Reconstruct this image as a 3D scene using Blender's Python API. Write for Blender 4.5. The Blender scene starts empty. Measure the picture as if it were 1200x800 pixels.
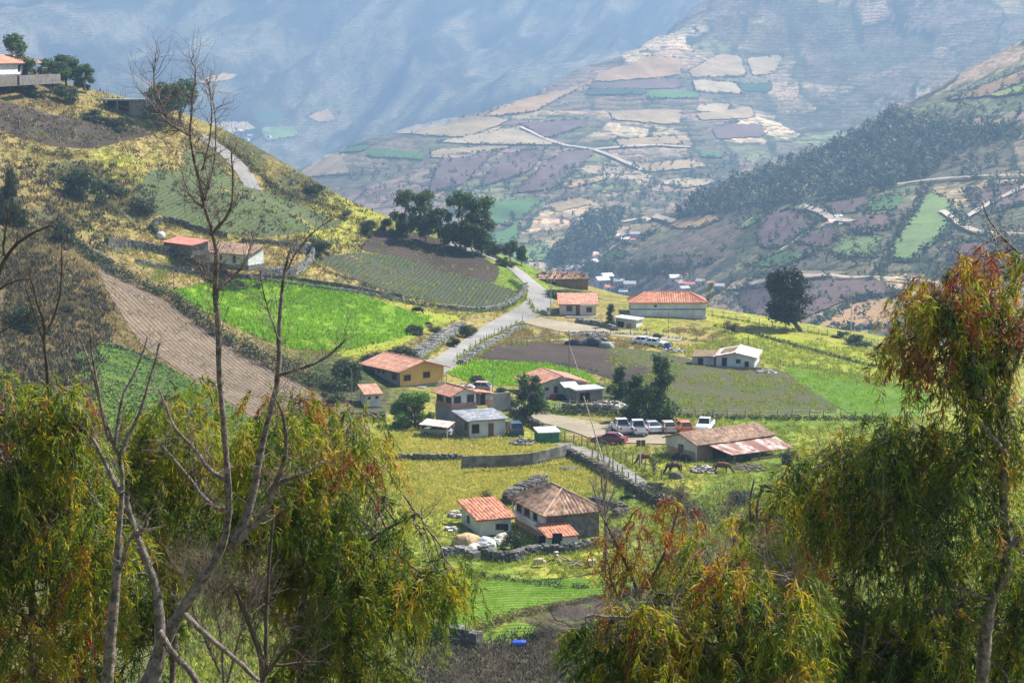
import bpy, bmesh, math, random
import numpy as np
from mathutils import Vector, geometry
rnd = random.Random(7)
nr = np.random.RandomState(11)
SC = bpy.context.scene
COL = SC.collection
CAMZ = 50.0; F = 2400.0
PIT = math.atan(340/2400); CP, SP = math.cos(PIT), math.sin(PIT)

# ------------------------------------------------ camera geometry
def slopes(u, v):
    x = (np.asarray(u, float)-600)/F; y = -(np.asarray(v, float)-400)/F
    dy = CP + y*SP
    return x/dy, (y*CP - SP)/dy
def P(u, v, Y):
    a, b = slopes(u, v)
    return np.array([a*Y, Y, CAMZ + b*Y])
def proj(X, Y, Z):
    dz = Z-CAMZ
    d = Y*CP - dz*SP
    return 600 + F*X/d, 400 - F*(Y*SP + dz*CP)/d
def vnoise(x, y, seed=0):
    r = np.random.RandomState(seed).rand(256, 256)
    xi = np.floor(x).astype(int); yi = np.floor(y).astype(int)
    fx = x-xi; fy = y-yi
    fx = fx*fx*(3-2*fx); fy = fy*fy*(3-2*fy)
    a = r[yi & 255, xi & 255]; b = r[yi & 255, (xi+1) & 255]
    c = r[(yi+1) & 255, xi & 255]; d = r[(yi+1) & 255, (xi+1) & 255]
    return (a*(1-fx)+b*fx)*(1-fy) + (c*(1-fx)+d*fx)*fy
def fbm(x, y, seed=0, o=4):
    s = 0; a = .5
    for k in range(o):
        s = s + a*(vnoise(x*2**k+17*k, y*2**k+31*k, seed+k)-.5)*2; a *= .5
    return s
class TPS:
    def __init__(s, pts, sc, lam=1e-3):
        p = np.array(pts, float); s.sc = np.array(sc, float); s.c = p[:, :2]/s.sc
        n = len(p); K = s.k(s.c, s.c) + lam*np.eye(n)
        Q = np.hstack([np.ones((n, 1)), s.c])
        A = np.vstack([np.hstack([K, Q]), np.hstack([Q.T, np.zeros((3, 3))])])
        s.w = np.linalg.solve(A, np.concatenate([p[:, 2], [0, 0, 0]]))
    def k(s, a, b):
        r2 = ((a[:, None, :]-b[None])**2).sum(2)
        return .5*r2*np.log(r2+1e-12)
    def __call__(s, X, Y):
        q = np.stack([X.ravel(), Y.ravel()], 1)/s.sc
        out = np.empty(len(q)); n = len(s.c)
        for i in range(0, len(q), 40000):
            qq = q[i:i+40000]
            out[i:i+40000] = s.k(qq, s.c) @ s.w[:n] + s.w[n] + qq @ s.w[n+1:]
        return out.reshape(X.shape)

# ------------------------------------------------ the land as one height function
NEAR = [(600,560,238),(600,620,213),(600,690,189),(600,740,176),(560,790,163),(600,500,272),(600,440,315),(620,400,352),
 (650,370,386),(640,350,400),(695,341,424),(645,337,420),(780,358,402),(830,362,398),(700,362,392),(900,385,385),(980,400,372),(1050,420,352),(1200,450,330),
 (610,320,420),(560,295,430),(500,265,445),(300,222,430),(250,170,440),(340,205,440),(420,245,445),(200,130,450),(100,122,440),
 (0,95,430),(470,448,296),(430,485,277),(230,345,350),(350,380,322),(520,400,330),(0,300,300),(100,280,340),(250,300,370),
 (330,240,400),(180,200,405),(100,180,400),(0,180,385),(300,430,290),(150,330,312),(100,440,245),(150,450,240),(250,480,252),(0,400,245),
 (0,560,190),(300,600,205),(430,560,235),(760,440,315),(900,460,305),(1000,500,275),(850,540,247),(950,600,222),(1100,620,215),
 (800,640,205),(760,700,186),(860,700,186),(480,700,186),(480,345,385),(430,300,410),(560,340,400),(1000,460,305)]
pts = [tuple(P(u, v, y)) for u, v, y in NEAR]
pts += [(-140,400,62),(-140,300,45),(-110,200,38),(-100,120,40),(-70,90,36),(0,0,48),(-20,0,47),(20,0,48),(0,10,44.5),(0,30,36),(-12,30,37),(12,30,36),
 (0,60,24),(-30,60,26),(30,60,24),(0,100,10.5),(-45,100,20),(45,100,11),(0,130,3),(40,130,4),(-30,130,8),(120,130,8),(120,60,26),(-60,0,52),(60,0,50),
 (150,230,2),(150,320,-4),(160,400,-14),(60,480,-22),(0,490,-14),(-30,500,-2),(-60,510,10),(-90,520,20),(120,450,-25),(-140,540,30),
 (0,600,-60),(60,600,-70),(-60,620,-50),(-120,640,-50),(140,600,-75),(-220,640,-40),(-220,420,75),(240,400,-30),(0,760,-150),(200,760,-150),(-200,760,-150)]
T_near = TPS(pts, (100, 100))
B_ = [(350,200,2300),(430,165,2250),(530,135,2300),(650,105,2450),(700,83,2550),(745,62,2650),(775,36,2850),(810,8,3050),(860,-30,3250),(960,-80,3400),(1100,-120,3400)]
Bv = [(400,230,1900),(500,230,1800),(600,200,1900),(700,160,2150),(800,100,2550),(850,150,2300),(900,200,2100),(620,260,1650),(560,270,1600),(720,250,1700),
 (800,230,1850),(680,310,1450),(750,330,1350),(820,345,1250),(640,300,1500),(420,300,1500),(950,150,2400),(860,60,2800),(960,60,2800),(1080,40,2750),(1200,20,2700),(1050,160,2300),(1180,110,2350)]
bp = [tuple(P(*q)) for q in B_+Bv]
for u, v, y in B_:
    q = P(u, v, y); bp += [(q[0]*1.12-60, y+350, q[2]-70), (q[0]*1.3-120, y+900, q[2]-210)]
bp += [(900,2800,90),(-420,1900,-190),(-600,2300,-240),(-500,1400,-160),(600,1200,-110),(0,900,-150),(400,800,-140),(-900,3000,-200)]
T_B = TPS(bp, (800, 800))
C_ = [(780,258,1400),(860,215,1480),(950,183,1500),(1050,130,1550),(1100,112,1600),(1200,62,1700),(1290,20,1800)]
Cv = [(850,280,1230),(1000,210,1300),(1100,180,1280),(1200,180,1200),(1000,260,1090),(1100,260,1050),(1200,260,1000),(900,300,1120),
 (1000,330,940),(1100,330,900),(1200,330,870),(1050,390,800),(900,360,900),(820,345,1080),(950,395,790),(1280,330,850),(750,335,1250),(1280,200,1150)]
cp = [tuple(P(*q)) for q in C_+Cv]
for u, v, y in C_:
    q = P(u, v, y); cp += [(q[0]*1.1+10, y+200, q[2]-50), (q[0]*1.3+40, y+600, q[2]-200)]
cp += [(0,1000,-190),(-300,1200,-260),(-300,700,-200),(150,650,-110),(300,600,-90),(0,500,-150),(-400,2000,-300)]
T_C = TPS(cp, (400, 400))
ap = [tuple(P(*q)) for q in [(300,180,3350),(330,155,3600),(200,165,3200),(100,150,3100),(0,140,3050),(-100,130,3000),(420,190,3300),(500,175,3300),(700,130,3300),(850,80,3300),
 (1000,185,2350),(1100,150,2350),(1200,125,2250),(1300,110,2200),(900,125,2850),(1000,110,2700),(1100,70,2700),(0,0,3900),(150,0,4050),(300,0,4200),(600,0,4200),(900,0,3900),(1050,0,3500),(1200,0,3200),
 (1300,0,3100),(-100,0,3900),(300,90,3850),(600,80,3750),(150,80,3550),(330,110,3850)]]
for u in (-100, 150, 450, 700, 950, 1300): ap.append(tuple(P(u, -140, 4700)))
for X in (-1500, -700, 0, 700, 1500): ap += [(X, 5300, 430), (X, 5900, 380)]
T_A = TPS(ap, (1000, 1000))
def height(X, Y):
    zn = T_near(X, Y)
    zn = zn + fbm(X/9, Y/9, 3, 2)*.35*np.clip((Y-120)/60, .3, 1) + fbm(X/45, Y/45, 9, 3)*.9*np.clip(-X/40, 0, 1)
    t = np.clip((Y-560)/150, 0, 1); zn = zn*(1-t) + (-200-.1*Y)*t
    z = zn
    m = Y > 430
    if m.any():
        x, y = X[m], Y[m]
        b = T_B(x, y) + fbm(x/170, y/170, 21, 5)*14 - np.abs(fbm((x+y*.5)/120, y/420, 23, 3))*16
        c = T_C(x, y) + fbm(x/90, y/90, 31, 5)*6
        a = T_A(x, y) + (fbm(x/260, y/520, 41, 5)*60 - np.abs(fbm((x-.4*y)/330, y/1500, 47, 4))*170 - np.abs(fbm((x-.45*y)/120, y/700, 49, 3))*60 - np.abs(fbm((x-.3*y)/48, y/260, 53, 3))*22)*np.clip((y-2500)/900, 0, 1)
        b = np.where(y < 1150, b-(1150-y)*.4, b); a = np.where(y < 2100, a-(2100-y)*.4, a)
        far = np.maximum(np.maximum(a, b), np.maximum(c, -175 - 0*y))
        z = zn.copy(); z[m] = np.maximum(zn[m], np.minimum(far, 470))
    return z
# perspective-friendly grid: X = a*(Y+30)
rows = [-22.0]
while rows[-1] < 5850:
    y = rows[-1]
    rows.append(y + (2.0 if y < 130 else .65 if y < 300 else .75 if y < 470 else 3 if y < 700 else y*.0052))
ROW = np.array(rows); NR = len(ROW)
AMAX = .42; NC = 760
ACO = np.linspace(-AMAX, AMAX, NC)
GY = np.repeat(ROW[:, None], NC, 1); GX = ACO[None]*(GY+30)
GZ = height(GX, GY)
def hz(X, Y):
    X = np.asarray(X, float); Y = np.asarray(Y, float)
    r = np.interp(Y, ROW, np.arange(NR)); c = np.clip((X/(Y+30)+AMAX)/(2*AMAX)*(NC-1), 0, NC-1.001)
    ri = np.minimum(r.astype(int), NR-2); ci = c.astype(int); fr = r-ri; fc = c-ci
    return (GZ[ri, ci]*(1-fc)+GZ[ri, ci+1]*fc)*(1-fr) + (GZ[ri+1, ci]*(1-fc)+GZ[ri+1, ci+1]*fc)*fr
def G(u, v, ymin=100, up=0.0):
    """first ground point along the sight line; arrays allowed -> (N,3)"""
    u = np.atleast_1d(np.asarray(u, float)); v = np.atleast_1d(np.asarray(v, float))
    a, b = slopes(u, v)
    Ys = ROW[ROW >= ymin]
    out = np.zeros((len(u), 3))
    for i in range(0, len(u), 3000):
        A = a[i:i+3000, None]; Bq = b[i:i+3000, None]
        g = CAMZ + Bq*Ys[None] - hz(A*Ys[None], np.repeat(Ys[None], len(A), 0))
        k = np.argmax(g < 0, 1); k = np.where((g < 0).any(1), np.maximum(k, 1), len(Ys)-1)
        n = np.arange(len(A)); g0 = g[n, k-1]; g1 = g[n, k]
        t = np.clip(g0/(g0-g1+1e-9), 0, 1); Y = Ys[k-1]*(1-t)+Ys[k]*t
        for _ in range(3):      # refine
            e = CAMZ + Bq[:, 0]*Y - hz(A[:, 0]*Y, Y)
            e2 = CAMZ + Bq[:, 0]*(Y+.5) - hz(A[:, 0]*(Y+.5), Y+.5)
            s = (e2-e)/.5; Y = np.where(np.abs(s) > .01, Y - np.clip(e/np.where(np.abs(s) > .01, s, 1), -2, 2), Y)
        X = A[:, 0]*Y
        out[i:i+3000] = np.stack([X, Y, hz(X, Y)+up], 1)
    return out
def g1(u, v, ymin=100):
    return Vector(G(u, v, ymin)[0])

# ------------------------------------------------ materials
def mat(name, col=(.5,.5,.5), rough=.85, var=.15, scale=1.0, metal=0, bump=0.0, col2=None, spec=.3, coords='Object', sub=None):
    m = bpy.data.materials.new(name); m.use_nodes = True
    nt = m.node_tree; N = nt.nodes; L = nt.links
    b = N['Principled BSDF']; b.inputs['Roughness'].default_value = rough
    b.inputs['Metallic'].default_value = metal; b.inputs['Specular IOR Level'].default_value = spec
    tc = N.new('ShaderNodeTexCoord'); no = N.new('ShaderNodeTexNoise')
    no.inputs['Scale'].default_value = scale; no.inputs['Detail'].default_value = 6; no.inputs['Roughness'].default_value = .65
    L.new(tc.outputs[coords], no.inputs['Vector'])
    r = N.new('ShaderNodeValToRGB'); e = r.color_ramp.elements
    c2 = col2 or tuple(c*(1-var*2) for c in col); c1 = tuple(min(1, c*(1+var)) for c in col) if not col2 else col
    e[0].position = .36; e[1].position = .64; e[0].color = (*c2, 1); e[1].color = (*c1, 1)
    L.new(no.outputs['Fac'], r.inputs['Fac']); L.new(r.outputs['Color'], b.inputs['Base Color'])
    if bump:
        bp_ = N.new('ShaderNodeBump'); bp_.inputs['Strength'].default_value = bump; bp_.inputs['Distance'].default_value = .05
        L.new(no.outputs['Fac'], bp_.inputs['Height']); L.new(bp_.outputs['Normal'], b.inputs['Normal'])
    return m
def soil(name, c1, c2, rows_ang=None, spacing=1.0, depth=.5, scale=.8, c3=None, fleck=.35, dist=1.5, bump=.6):
    """field surface: two tones in patches, fine clods, optional furrows"""
    m = bpy.data.materials.new(name); m.use_nodes = True
    nt = m.node_tree; N = nt.nodes; L = nt.links
    b = N['Principled BSDF']; b.inputs['Roughness'].default_value = .95; b.inputs['Specular IOR Level'].default_value = .1
    ge = N.new('ShaderNodeNewGeometry')
    def noise(s, d=5, rg=.6):
        n = N.new('ShaderNodeTexNoise'); n.inputs['Scale'].default_value = s; n.inputs['Detail'].default_value = d; n.inputs['Roughness'].default_value = rg
        L.new(ge.outputs['Position'], n.inputs['Vector']); return n
    def mixc(f, a, c, bl='MIX'):
        x = N.new('ShaderNodeMix'); x.data_type = 'RGBA'; x.blend_type = bl
        if isinstance(f, float): x.inputs[0].default_value = f
        else: L.new(f, x.inputs[0])
        for s_, q in ((6, a), (7, c)):
            if isinstance(q, tuple): x.inputs[s_].default_value = (*q, 1)
            else: L.new(q, x.inputs[s_])
        return x.outputs[2]
    def ramp(f, p0, p1, a=0., c=1.):
        x = N.new('ShaderNodeMapRange'); x.inputs[1].default_value = p0; x.inputs[2].default_value = p1
        x.inputs[3].default_value = a; x.inputs[4].default_value = c; L.new(f, x.inputs[0]); return x.outputs[0]
    big = noise(.09/scale*.8, 6, .65); fine = noise(2.4/scale, 4, .7)
    col = mixc(ramp(big.outputs['Fac'], .38, .62), c1, c2)
    if c3: col = mixc(ramp(noise(.35/scale, 5, .7).outputs['Fac'], .54, .66), col, c3)
    col = mixc(ramp(fine.outputs['Fac'], .35, .65), col, mixc(fleck, col, (.0, .0, .0)), 'MIX')
    hgt = fine.outputs['Fac']
    if rows_ang is not None:
        mp = N.new('ShaderNodeMapping'); mp.inputs['Rotation'].default_value = (0, 0, rows_ang)
        L.new(ge.outputs['Position'], mp.inputs['Vector'])
        w = N.new('ShaderNodeTexWave'); w.inputs['Scale'].default_value = .314/spacing; w.inputs['Distortion'].default_value = dist
        w.inputs['Detail'].default_value = 3; w.inputs['Detail Scale'].default_value = 1.2; L.new(mp.outputs['Vector'], w.inputs['Vector'])
        col = mixc(ramp(w.outputs['Fac'], .25, .8, depth, 0.), col, tuple(x*.35 for x in c2))
        a = N.new('ShaderNodeMath'); a.operation = 'ADD'; L.new(w.outputs['Fac'], a.inputs[0]); L.new(hgt, a.inputs[1]); hgt = a.outputs[0]
    L.new(col, b.inputs['Base Color'])
    bu = N.new('ShaderNodeBump'); bu.inputs['Strength'].default_value = bump; bu.inputs['Distance'].default_value = .25*scale
    L.new(hgt, bu.inputs['Height']); L.new(bu.outputs['Normal'], b.inputs['Normal'])
    return m
def ground_mat():
    """land cover: cover colour per place, broken up by grass, scrub and bare soil at several sizes"""
    m = bpy.data.materials.new('ground_cover'); m.use_nodes = True
    nt = m.node_tree; N = nt.nodes; L = nt.links
    b = N['Principled BSDF']; b.inputs['Roughness'].default_value = .95; b.inputs['Specular IOR Level'].default_value = .1
    ge = N.new('ShaderNodeNewGeometry'); at = N.new('ShaderNodeAttribute'); at.attribute_name = 'cover'
    sc = N.new('ShaderNodeAttribute'); sc.attribute_name = 'grain'       # metres per unit of texture: coarse far away, where the land is scrub
    vm = N.new('ShaderNodeVectorMath'); vm.operation = 'SCALE'
    L.new(ge.outputs['Position'], vm.inputs[0]); L.new(sc.outputs['Fac'], vm.inputs[3])
    def noise(s, src, d=5, rg=.65):
        n = N.new('ShaderNodeTexNoise'); n.inputs['Scale'].default_value = s; n.inputs['Detail'].default_value = d; n.inputs['Roughness'].default_value = rg
        L.new(src, n.inputs['Vector']); return n.outputs['Fac']
    def mr(f, p0, p1, a=0., c=1.):
        x = N.new('ShaderNodeMapRange'); x.inputs[1].default_value = p0; x.inputs[2].default_value = p1
        x.inputs[3].default_value = a; x.inputs[4].default_value = c; L.new(f, x.inputs[0]); return x.outputs[0]
    n1 = noise(.12, vm.outputs[0], 6, .65); n2 = noise(1.3, vm.outputs[0], 5, .75); n3 = noise(.4, vm.outputs[0], 5, .7)
    def mul(colr, f, k):
        x = N.new('ShaderNodeMix'); x.data_type = 'RGBA'; x.blend_type = 'MULTIPLY'
        L.new(f, x.inputs[0]); L.new(colr, x.inputs[6]); x.inputs[7].default_value = (*k, 1); return x.outputs[2]
    c = mul(at.outputs['Color'], mr(n1, .42, .62), (.62, .74, .6))
    c = mul(c, mr(n3, .5, .66), (.6, .52, .55))
    c = mul(c, mr(n2, .47, .60), (.36, .42, .36))
    # terrace banks: thin dark lips that follow the contours of the worked far hills
    sx = N.new('ShaderNodeSeparateXYZ'); L.new(ge.outputs['Position'], sx.inputs[0])
    def mth(op, a, b=None):
        q = N.new('ShaderNodeMath'); q.operation = op
        for i_, z_ in ((0, a), (1, b)):
            if z_ is None: continue
            if isinstance(z_, (int, float)): q.inputs[i_].default_value = z_
            else: L.new(z_, q.inputs[i_])
        return q.outputs[0]
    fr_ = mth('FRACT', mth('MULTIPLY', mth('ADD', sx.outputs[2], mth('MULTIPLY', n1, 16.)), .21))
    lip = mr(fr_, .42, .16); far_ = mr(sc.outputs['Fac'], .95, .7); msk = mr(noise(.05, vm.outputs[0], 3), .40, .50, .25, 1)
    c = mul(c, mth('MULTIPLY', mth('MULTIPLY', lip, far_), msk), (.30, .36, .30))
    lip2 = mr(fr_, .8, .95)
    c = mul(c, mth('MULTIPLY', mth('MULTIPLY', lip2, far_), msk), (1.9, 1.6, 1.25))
    # scree down the far mountain, with gully shade painted as dark streaks
    u_ = mth('MULTIPLY', mth('SUBTRACT', sx.outputs[0], mth('MULTIPLY', sx.outputs[1], .4)), .016)
    cb = N.new('ShaderNodeCombineXYZ'); L.new(u_, cb.inputs[0]); L.new(mth('MULTIPLY', sx.outputs[1], .0045), cb.inputs[1]); L.new(mth('MULTIPLY', sx.outputs[2], .01), cb.inputs[2])
    g_ = noise(1., cb.outputs[0], 9, .72); hi = mr(sx.outputs[1], 2500, 3000)
    c = mul(c, mth('MULTIPLY', mr(g_, .52, .40), hi), (.35, .38, .36))
    y_ = N.new('ShaderNodeMix'); y_.data_type = 'RGBA'; L.new(mth('MULTIPLY', mr(g_, .58, .74, 0, .45), hi), y_.inputs[0]); L.new(c, y_.inputs[6]); y_.inputs[7].default_value = (.42, .36, .27, 1); c = y_.outputs[2]
    x = N.new('ShaderNodeMix'); x.data_type = 'RGBA'; x.blend_type = 'MIX'
    L.new(mr(n2, .42, .3, 0, .35), x.inputs[0]); L.new(c, x.inputs[6]); x.inputs[7].default_value = (.5, .42, .25, 1)
    L.new(x.outputs[2], b.inputs['Base Color'])
    bu = N.new('ShaderNodeBump'); bu.inputs['Strength'].default_value = .7; bu.inputs['Distance'].default_value = .4
    L.new(n2, bu.inputs['Height']); L.new(bu.outputs['Normal'], b.inputs['Normal'])
    return m

# ------------------------------------------------ object helpers
def mesh_np(name, V, Fc, m=None, parent=None, smooth=False, mats=None, midx=None):
    """V (n,3) array, Fc list or (k,3|4) array -> linked object"""
    me = bpy.data.meshes.new(name)
    V = np.asarray(V, np.float32)
    if isinstance(Fc, np.ndarray):
        k = Fc.shape[1]; n = len(Fc)
        me.vertices.add(len(V)); me.vertices.foreach_set('co', V.ravel())
        me.loops.add(n*k); me.loops.foreach_set('vertex_index', Fc.astype(np.int32).ravel())
        me.polygons.add(n); me.polygons.foreach_set('loop_start', np.arange(0, n*k, k, dtype=np.int32))
        me.update(calc_edges=True)
    else:
        me.from_pydata([tuple(map(float, p)) for p in V], [], Fc); me.update()
    me.polygons.foreach_set('use_smooth', [bool(smooth)]*len(me.polygons))
    for q in (mats or ([m] if m else [])): me.materials.append(q)
    if midx is not None: me.polygons.foreach_set('material_index', np.asarray(midx, np.int32))
    o = bpy.data.objects.new(name, me); COL.objects.link(o)
    if parent: o.parent = parent
    return o
def tag(o, label=None, cat=None, group=None, kind=None):
    for k, v in (('label', label), ('category', cat), ('group', group), ('kind', kind)):
        if v: o[k] = v
    return o
def empty(name, loc, rz=0, label=None, cat=None, group=None, rx=0, ry=0):
    o = bpy.data.objects.new(name, None); COL.objects.link(o)
    o.location = loc; o.rotation_euler = (rx, ry, rz); o.empty_display_size = .3
    return tag(o, label, cat, group)
def copy_tree(o, parent=None):
    c = o.copy(); COL.objects.link(c)
    if parent: c.parent = parent
    for ch in o.children:
        copy_tree(ch, c)
    return c
# ------------------------------------------------ the ground sheet
PU, PV = proj(GX, GY, GZ)
DRY = (.36,.265,.10); DRYD = (.2,.14,.065); GRN = (.18,.25,.03); YGR = (.36,.34,.055); YEL = (.44,.38,.07); BRN = (.13,.09,.06); DKG = (.05,.075,.025); SCR = (.10,.10,.05); TAN = (.34,.25,.17)
COV = [(30,110,DRYD),(100,150,DRY),(90,205,SCR),(140,240,SCR),(60,250,SCR),(30,290,SCR),(15,360,BRN),(45,340,BRN),(330,235,SCR),(290,180,SCR),(380,265,YGR),(140,190,YGR),(40,180,DRY),(150,180,DRY),(60,230,DRY),(200,170,DRY),(0,250,DRYD),(120,260,DRY),(180,285,DRY),(100,330,DRYD),(20,330,DRYD),(60,400,DRYD),
 (20,450,SCR),(180,350,DRYD),(230,320,DRY),(330,270,DRY),(420,320,DRY),(400,345,DRY),(350,300,DRY),(300,210,DRY),(350,220,SCR),(430,245,YGR),(480,380,YGR),(500,395,DRY),(450,400,YGR),
 (560,400,DRY),(600,400,DRY),(650,385,DRY),(700,385,DRY),(760,390,YGR),(850,385,YGR),(820,400,DRY),(640,395,DRY),(900,400,YGR),(1000,410,YGR),(1100,440,YGR),(560,290,GRN),(600,330,GRN),
 (640,420,DRYD),(420,470,SCR),(400,500,YGR),(480,510,YGR),(520,525,DRY),(600,520,YGR),(560,550,YEL),(620,548,YEL),(480,560,YEL),(530,565,YEL),(500,600,YGR),(560,585,YEL),(600,570,YEL),(510,550,DRY),(640,565,YGR),(700,570,YGR),(740,590,GRN),
 (570,650,GRN),(640,655,YGR),(700,660,YGR),(620,640,GRN),(560,670,GRN),(690,500,DRY),(650,490,GRN),(760,510,DRY),(760,540,YGR),(800,560,YGR),(840,570,GRN),(900,560,GRN),(900,500,GRN),(980,490,GRN),
 (560,740,GRN),(600,745,YGR),(640,740,BRN),(700,720,BRN),(620,770,BRN),(520,760,BRN),(680,780,BRN),(450,780,BRN),(400,700,SCR),(300,700,DKG),(200,650,SCR),(800,620,SCR),(800,700,SCR),(1000,700,SCR),(1000,560,YGR),(1150,550,YGR),
 (300,450,DRYD),(400,440,DKG),(200,600,SCR),(820,455,BRN),(240,240,YGR),(960,520,YGR)]
def cover_field():
    c = np.array([(u, v, *k) for u, v, k in COV]); 
    wu = PU + fbm(GX/6, GY/6, 61, 3)*14; wv = PV + fbm(GX/6, GY/6, 71, 3)*10
    out = np.zeros((NR*NC, 4), np.float32); out[:, 3] = 1
    wu, wv = wu.ravel(), wv.ravel()
    near = (GY.ravel() < 640)
    idx = np.where(near)[0]
    for i in range(0, len(idx), 50000):
        q = idx[i:i+50000]
        d2 = ((wu[q, None]-c[None, :, 0])**2 + ((wv[q, None]-c[None, :, 1])*1.6)**2)
        w = 1/(d2+60)**2; w /= w.sum(1, keepdims=True)
        out[q, :3] = w @ c[:, 2:]
    fi = np.where(~near)[0]; X = GX.ravel()[fi]; Y = GY.ravel()[fi]; V_ = PV.ravel()[fi]; U_ = PU.ravel()[fi]
    # far land: terraces of fallow, stubble, pasture and scrub as irregular blocks
    bx = X/62+1.1*fbm(X/130, Y/160, 81, 3); by = Y/105+1.0*fbm(X/150, Y/150, 83, 3)+X/400
    by2 = by+.5*(np.floor(bx).astype(int) % 2)*.7
    ci, cj = np.floor(bx).astype(int), np.floor(by2).astype(int)
    h = nr.rand(4096)[(ci*131+cj*717) & 4095]; h2 = nr.rand(4096)[(ci*37+cj*991+5) & 4095]
    pal = np.array([(.40,.27,.19),(.23,.15,.13),(.16,.13,.09),(.38,.28,.18),(.12,.10,.075),(.22,.155,.125),(.50,.35,.25),(.19,.14,.11),(.17,.17,.09),(.29,.21,.16)])
    base = 1.25*pal[(h*10).astype(int) % 10]*(1+.25*(h2-.5))[:, None]
    fx = np.abs(bx-np.round(bx)); fy = np.abs(by2-np.round(by2))      # hedges and banks along the plot edges
    ed = (np.minimum(fx*62, fy*105) < 5+5*fbm(X/30, Y/30, 87, 2)) & (h2 > .2)
    base[ed] = (.05,.06,.035)
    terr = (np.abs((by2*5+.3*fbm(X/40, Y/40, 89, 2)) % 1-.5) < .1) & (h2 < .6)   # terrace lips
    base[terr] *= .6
    sw = fbm(X/75, Y/95, 91, 4)[:, None]
    scrub = np.array([.12,.105,.07]); k = np.clip(sw*4-.4, 0, .7); base = base*(1-k)+scrub*k
    mt = np.clip((Y-2950)/300, 0, 1)[:, None]     # the far mountain: rock and dry scrub
    rk = np.clip(.5+fbm((X-.4*Y)/45, Y/120, 95, 5)*2.4, 0, 1)[:, None]
    mc = np.array([.035,.037,.028])*(1-rk) + np.array([.20,.17,.12])*rk
    rk2 = np.clip(fbm(X/45, Y/60, 97, 5)*7-2.8, 0, 1)[:, None]; mc = mc*(1-rk2*.35)+np.array([.36,.30,.22])*rk2*.35
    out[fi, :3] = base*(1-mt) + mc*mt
    return out
COVER = cover_field()
idx = np.arange(NR*NC).reshape(NR, NC)
Q = np.stack([idx[:-1, :-1], idx[:-1, 1:], idx[1:, 1:], idx[1:, :-1]], -1).reshape(-1, 4)
M_ground = ground_mat()
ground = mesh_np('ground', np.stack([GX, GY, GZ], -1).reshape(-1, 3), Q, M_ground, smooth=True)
tag(ground, kind='structure')
ca = ground.data.attributes.new('cover', 'FLOAT_COLOR', 'POINT'); ca.data.foreach_set('color', COVER.ravel())
gr_ = ground.data.attributes.new('grain', 'FLOAT', 'POINT')
gr_.data.foreach_set('value', np.where(GY < 600, 1.0, np.clip(1-(GY-600)/900, .22, 1)).astype(np.float32).ravel())

# ------------------------------------------------ sheets draped on the ground
def inside(px, py, poly):
    r = np.zeros(len(px), bool); n = len(poly)
    for i in range(n):
        x1, y1 = poly[i]; x2, y2 = poly[(i+1) % n]
        c = ((y1 > py) != (y2 > py)) & (px < (x2-x1)*(py-y1)/(y2-y1+1e-12)+x1)
        r ^= c
    return r
def smooth_poly(poly, it=2):
    for _ in range(it):
        q = []
        for i in range(len(poly)):
            a, b = poly[i], poly[(i+1) % len(poly)]
            q += [(a[0]*.88+b[0]*.12, a[1]*.88+b[1]*.12), (a[0]*.12+b[0]*.88, a[1]*.12+b[1]*.88)]
        poly = q
    return poly
FIELDS = []
def field(name, poly, m, step=3.0, lift=.07, ymin=100, wob=1.0, sm=2):
    if ymin == 100: FIELDS.append(poly)
    poly = smooth_poly(poly, sm)
    ring = []
    for i in range(len(poly)):
        a = np.array(poly[i]); b = np.array(poly[(i+1) % len(poly)]); n = max(1, int(np.hypot(*(b-a))/step))
        for k in range(n): ring.append(a+(b-a)*k/n)
    ring = np.array(ring)
    ring += np.stack([fbm(ring[:, 0]/7, ring[:, 1]/7, 5, 2), fbm(ring[:, 0]/7, ring[:, 1]/7, 8, 2)], 1)*wob*np.array([2., 1.2])
    ring += nr.randn(len(ring), 2)*np.array([.5, .3])*min(wob, 1)
    xs = np.arange(ring[:, 0].min(), ring[:, 0].max(), step*1.5); ys = np.arange(ring[:, 1].min(), ring[:, 1].max(), step)
    gx, gy = np.meshgrid(xs, ys); gx, gy = gx.ravel(), gy.ravel()
    k = inside(gx, gy, [tuple(p) for p in ring])
    pt = np.vstack([ring, np.stack([gx[k], gy[k]], 1)])
    n = len(ring)
    vs, _, fs, *_ = geometry.delaunay_2d_cdt([Vector(p) for p in pt], [], [list(range(n))], 1, 1e-4)
    vv = np.array([tuple(p) for p in vs])
    W = G(vv[:, 0], vv[:, 1], ymin, lift)
    fs = [f if (vv[f[1], 0]-vv[f[0], 0])*(vv[f[2], 1]-vv[f[0], 1])-(vv[f[1], 1]-vv[f[0], 1])*(vv[f[2], 0]-vv[f[0], 0]) < 0 else f[::-1] for f in fs]
    o = mesh_np(name, W, [tuple(f) for f in fs], m, smooth=True)
    return tag(o, kind='structure')
def resample(P3, step):
    P3 = np.asarray(P3, float); d = np.r_[0, np.cumsum(np.linalg.norm(np.diff(P3[:, :2], axis=0), axis=1))]
    n = max(2, int(d[-1]/step)+1); t = np.linspace(0, d[-1], n)
    return np.stack([np.interp(t, d, P3[:, k]) for k in range(P3.shape[1])], 1)
def curve_pts(px, ymin=100, step=2.0, sm=2):
    """pixel polyline -> smoothed ground polyline"""
    q = [tuple(p) for p in px]
    for _ in range(sm):
        r = [q[0]]
        for a, b in zip(q[:-1], q[1:]): r += [(a[0]*.75+b[0]*.25, a[1]*.75+b[1]*.25), (a[0]*.25+b[0]*.75, a[1]*.25+b[1]*.75)]
        r.append(q[-1]); q = r
    W = G([p[0] for p in q], [p[1] for p in q], ymin)
    W = resample(W, step); W[:, 2] = hz(W[:, 0], W[:, 1]); return W
ROADS = []
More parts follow.
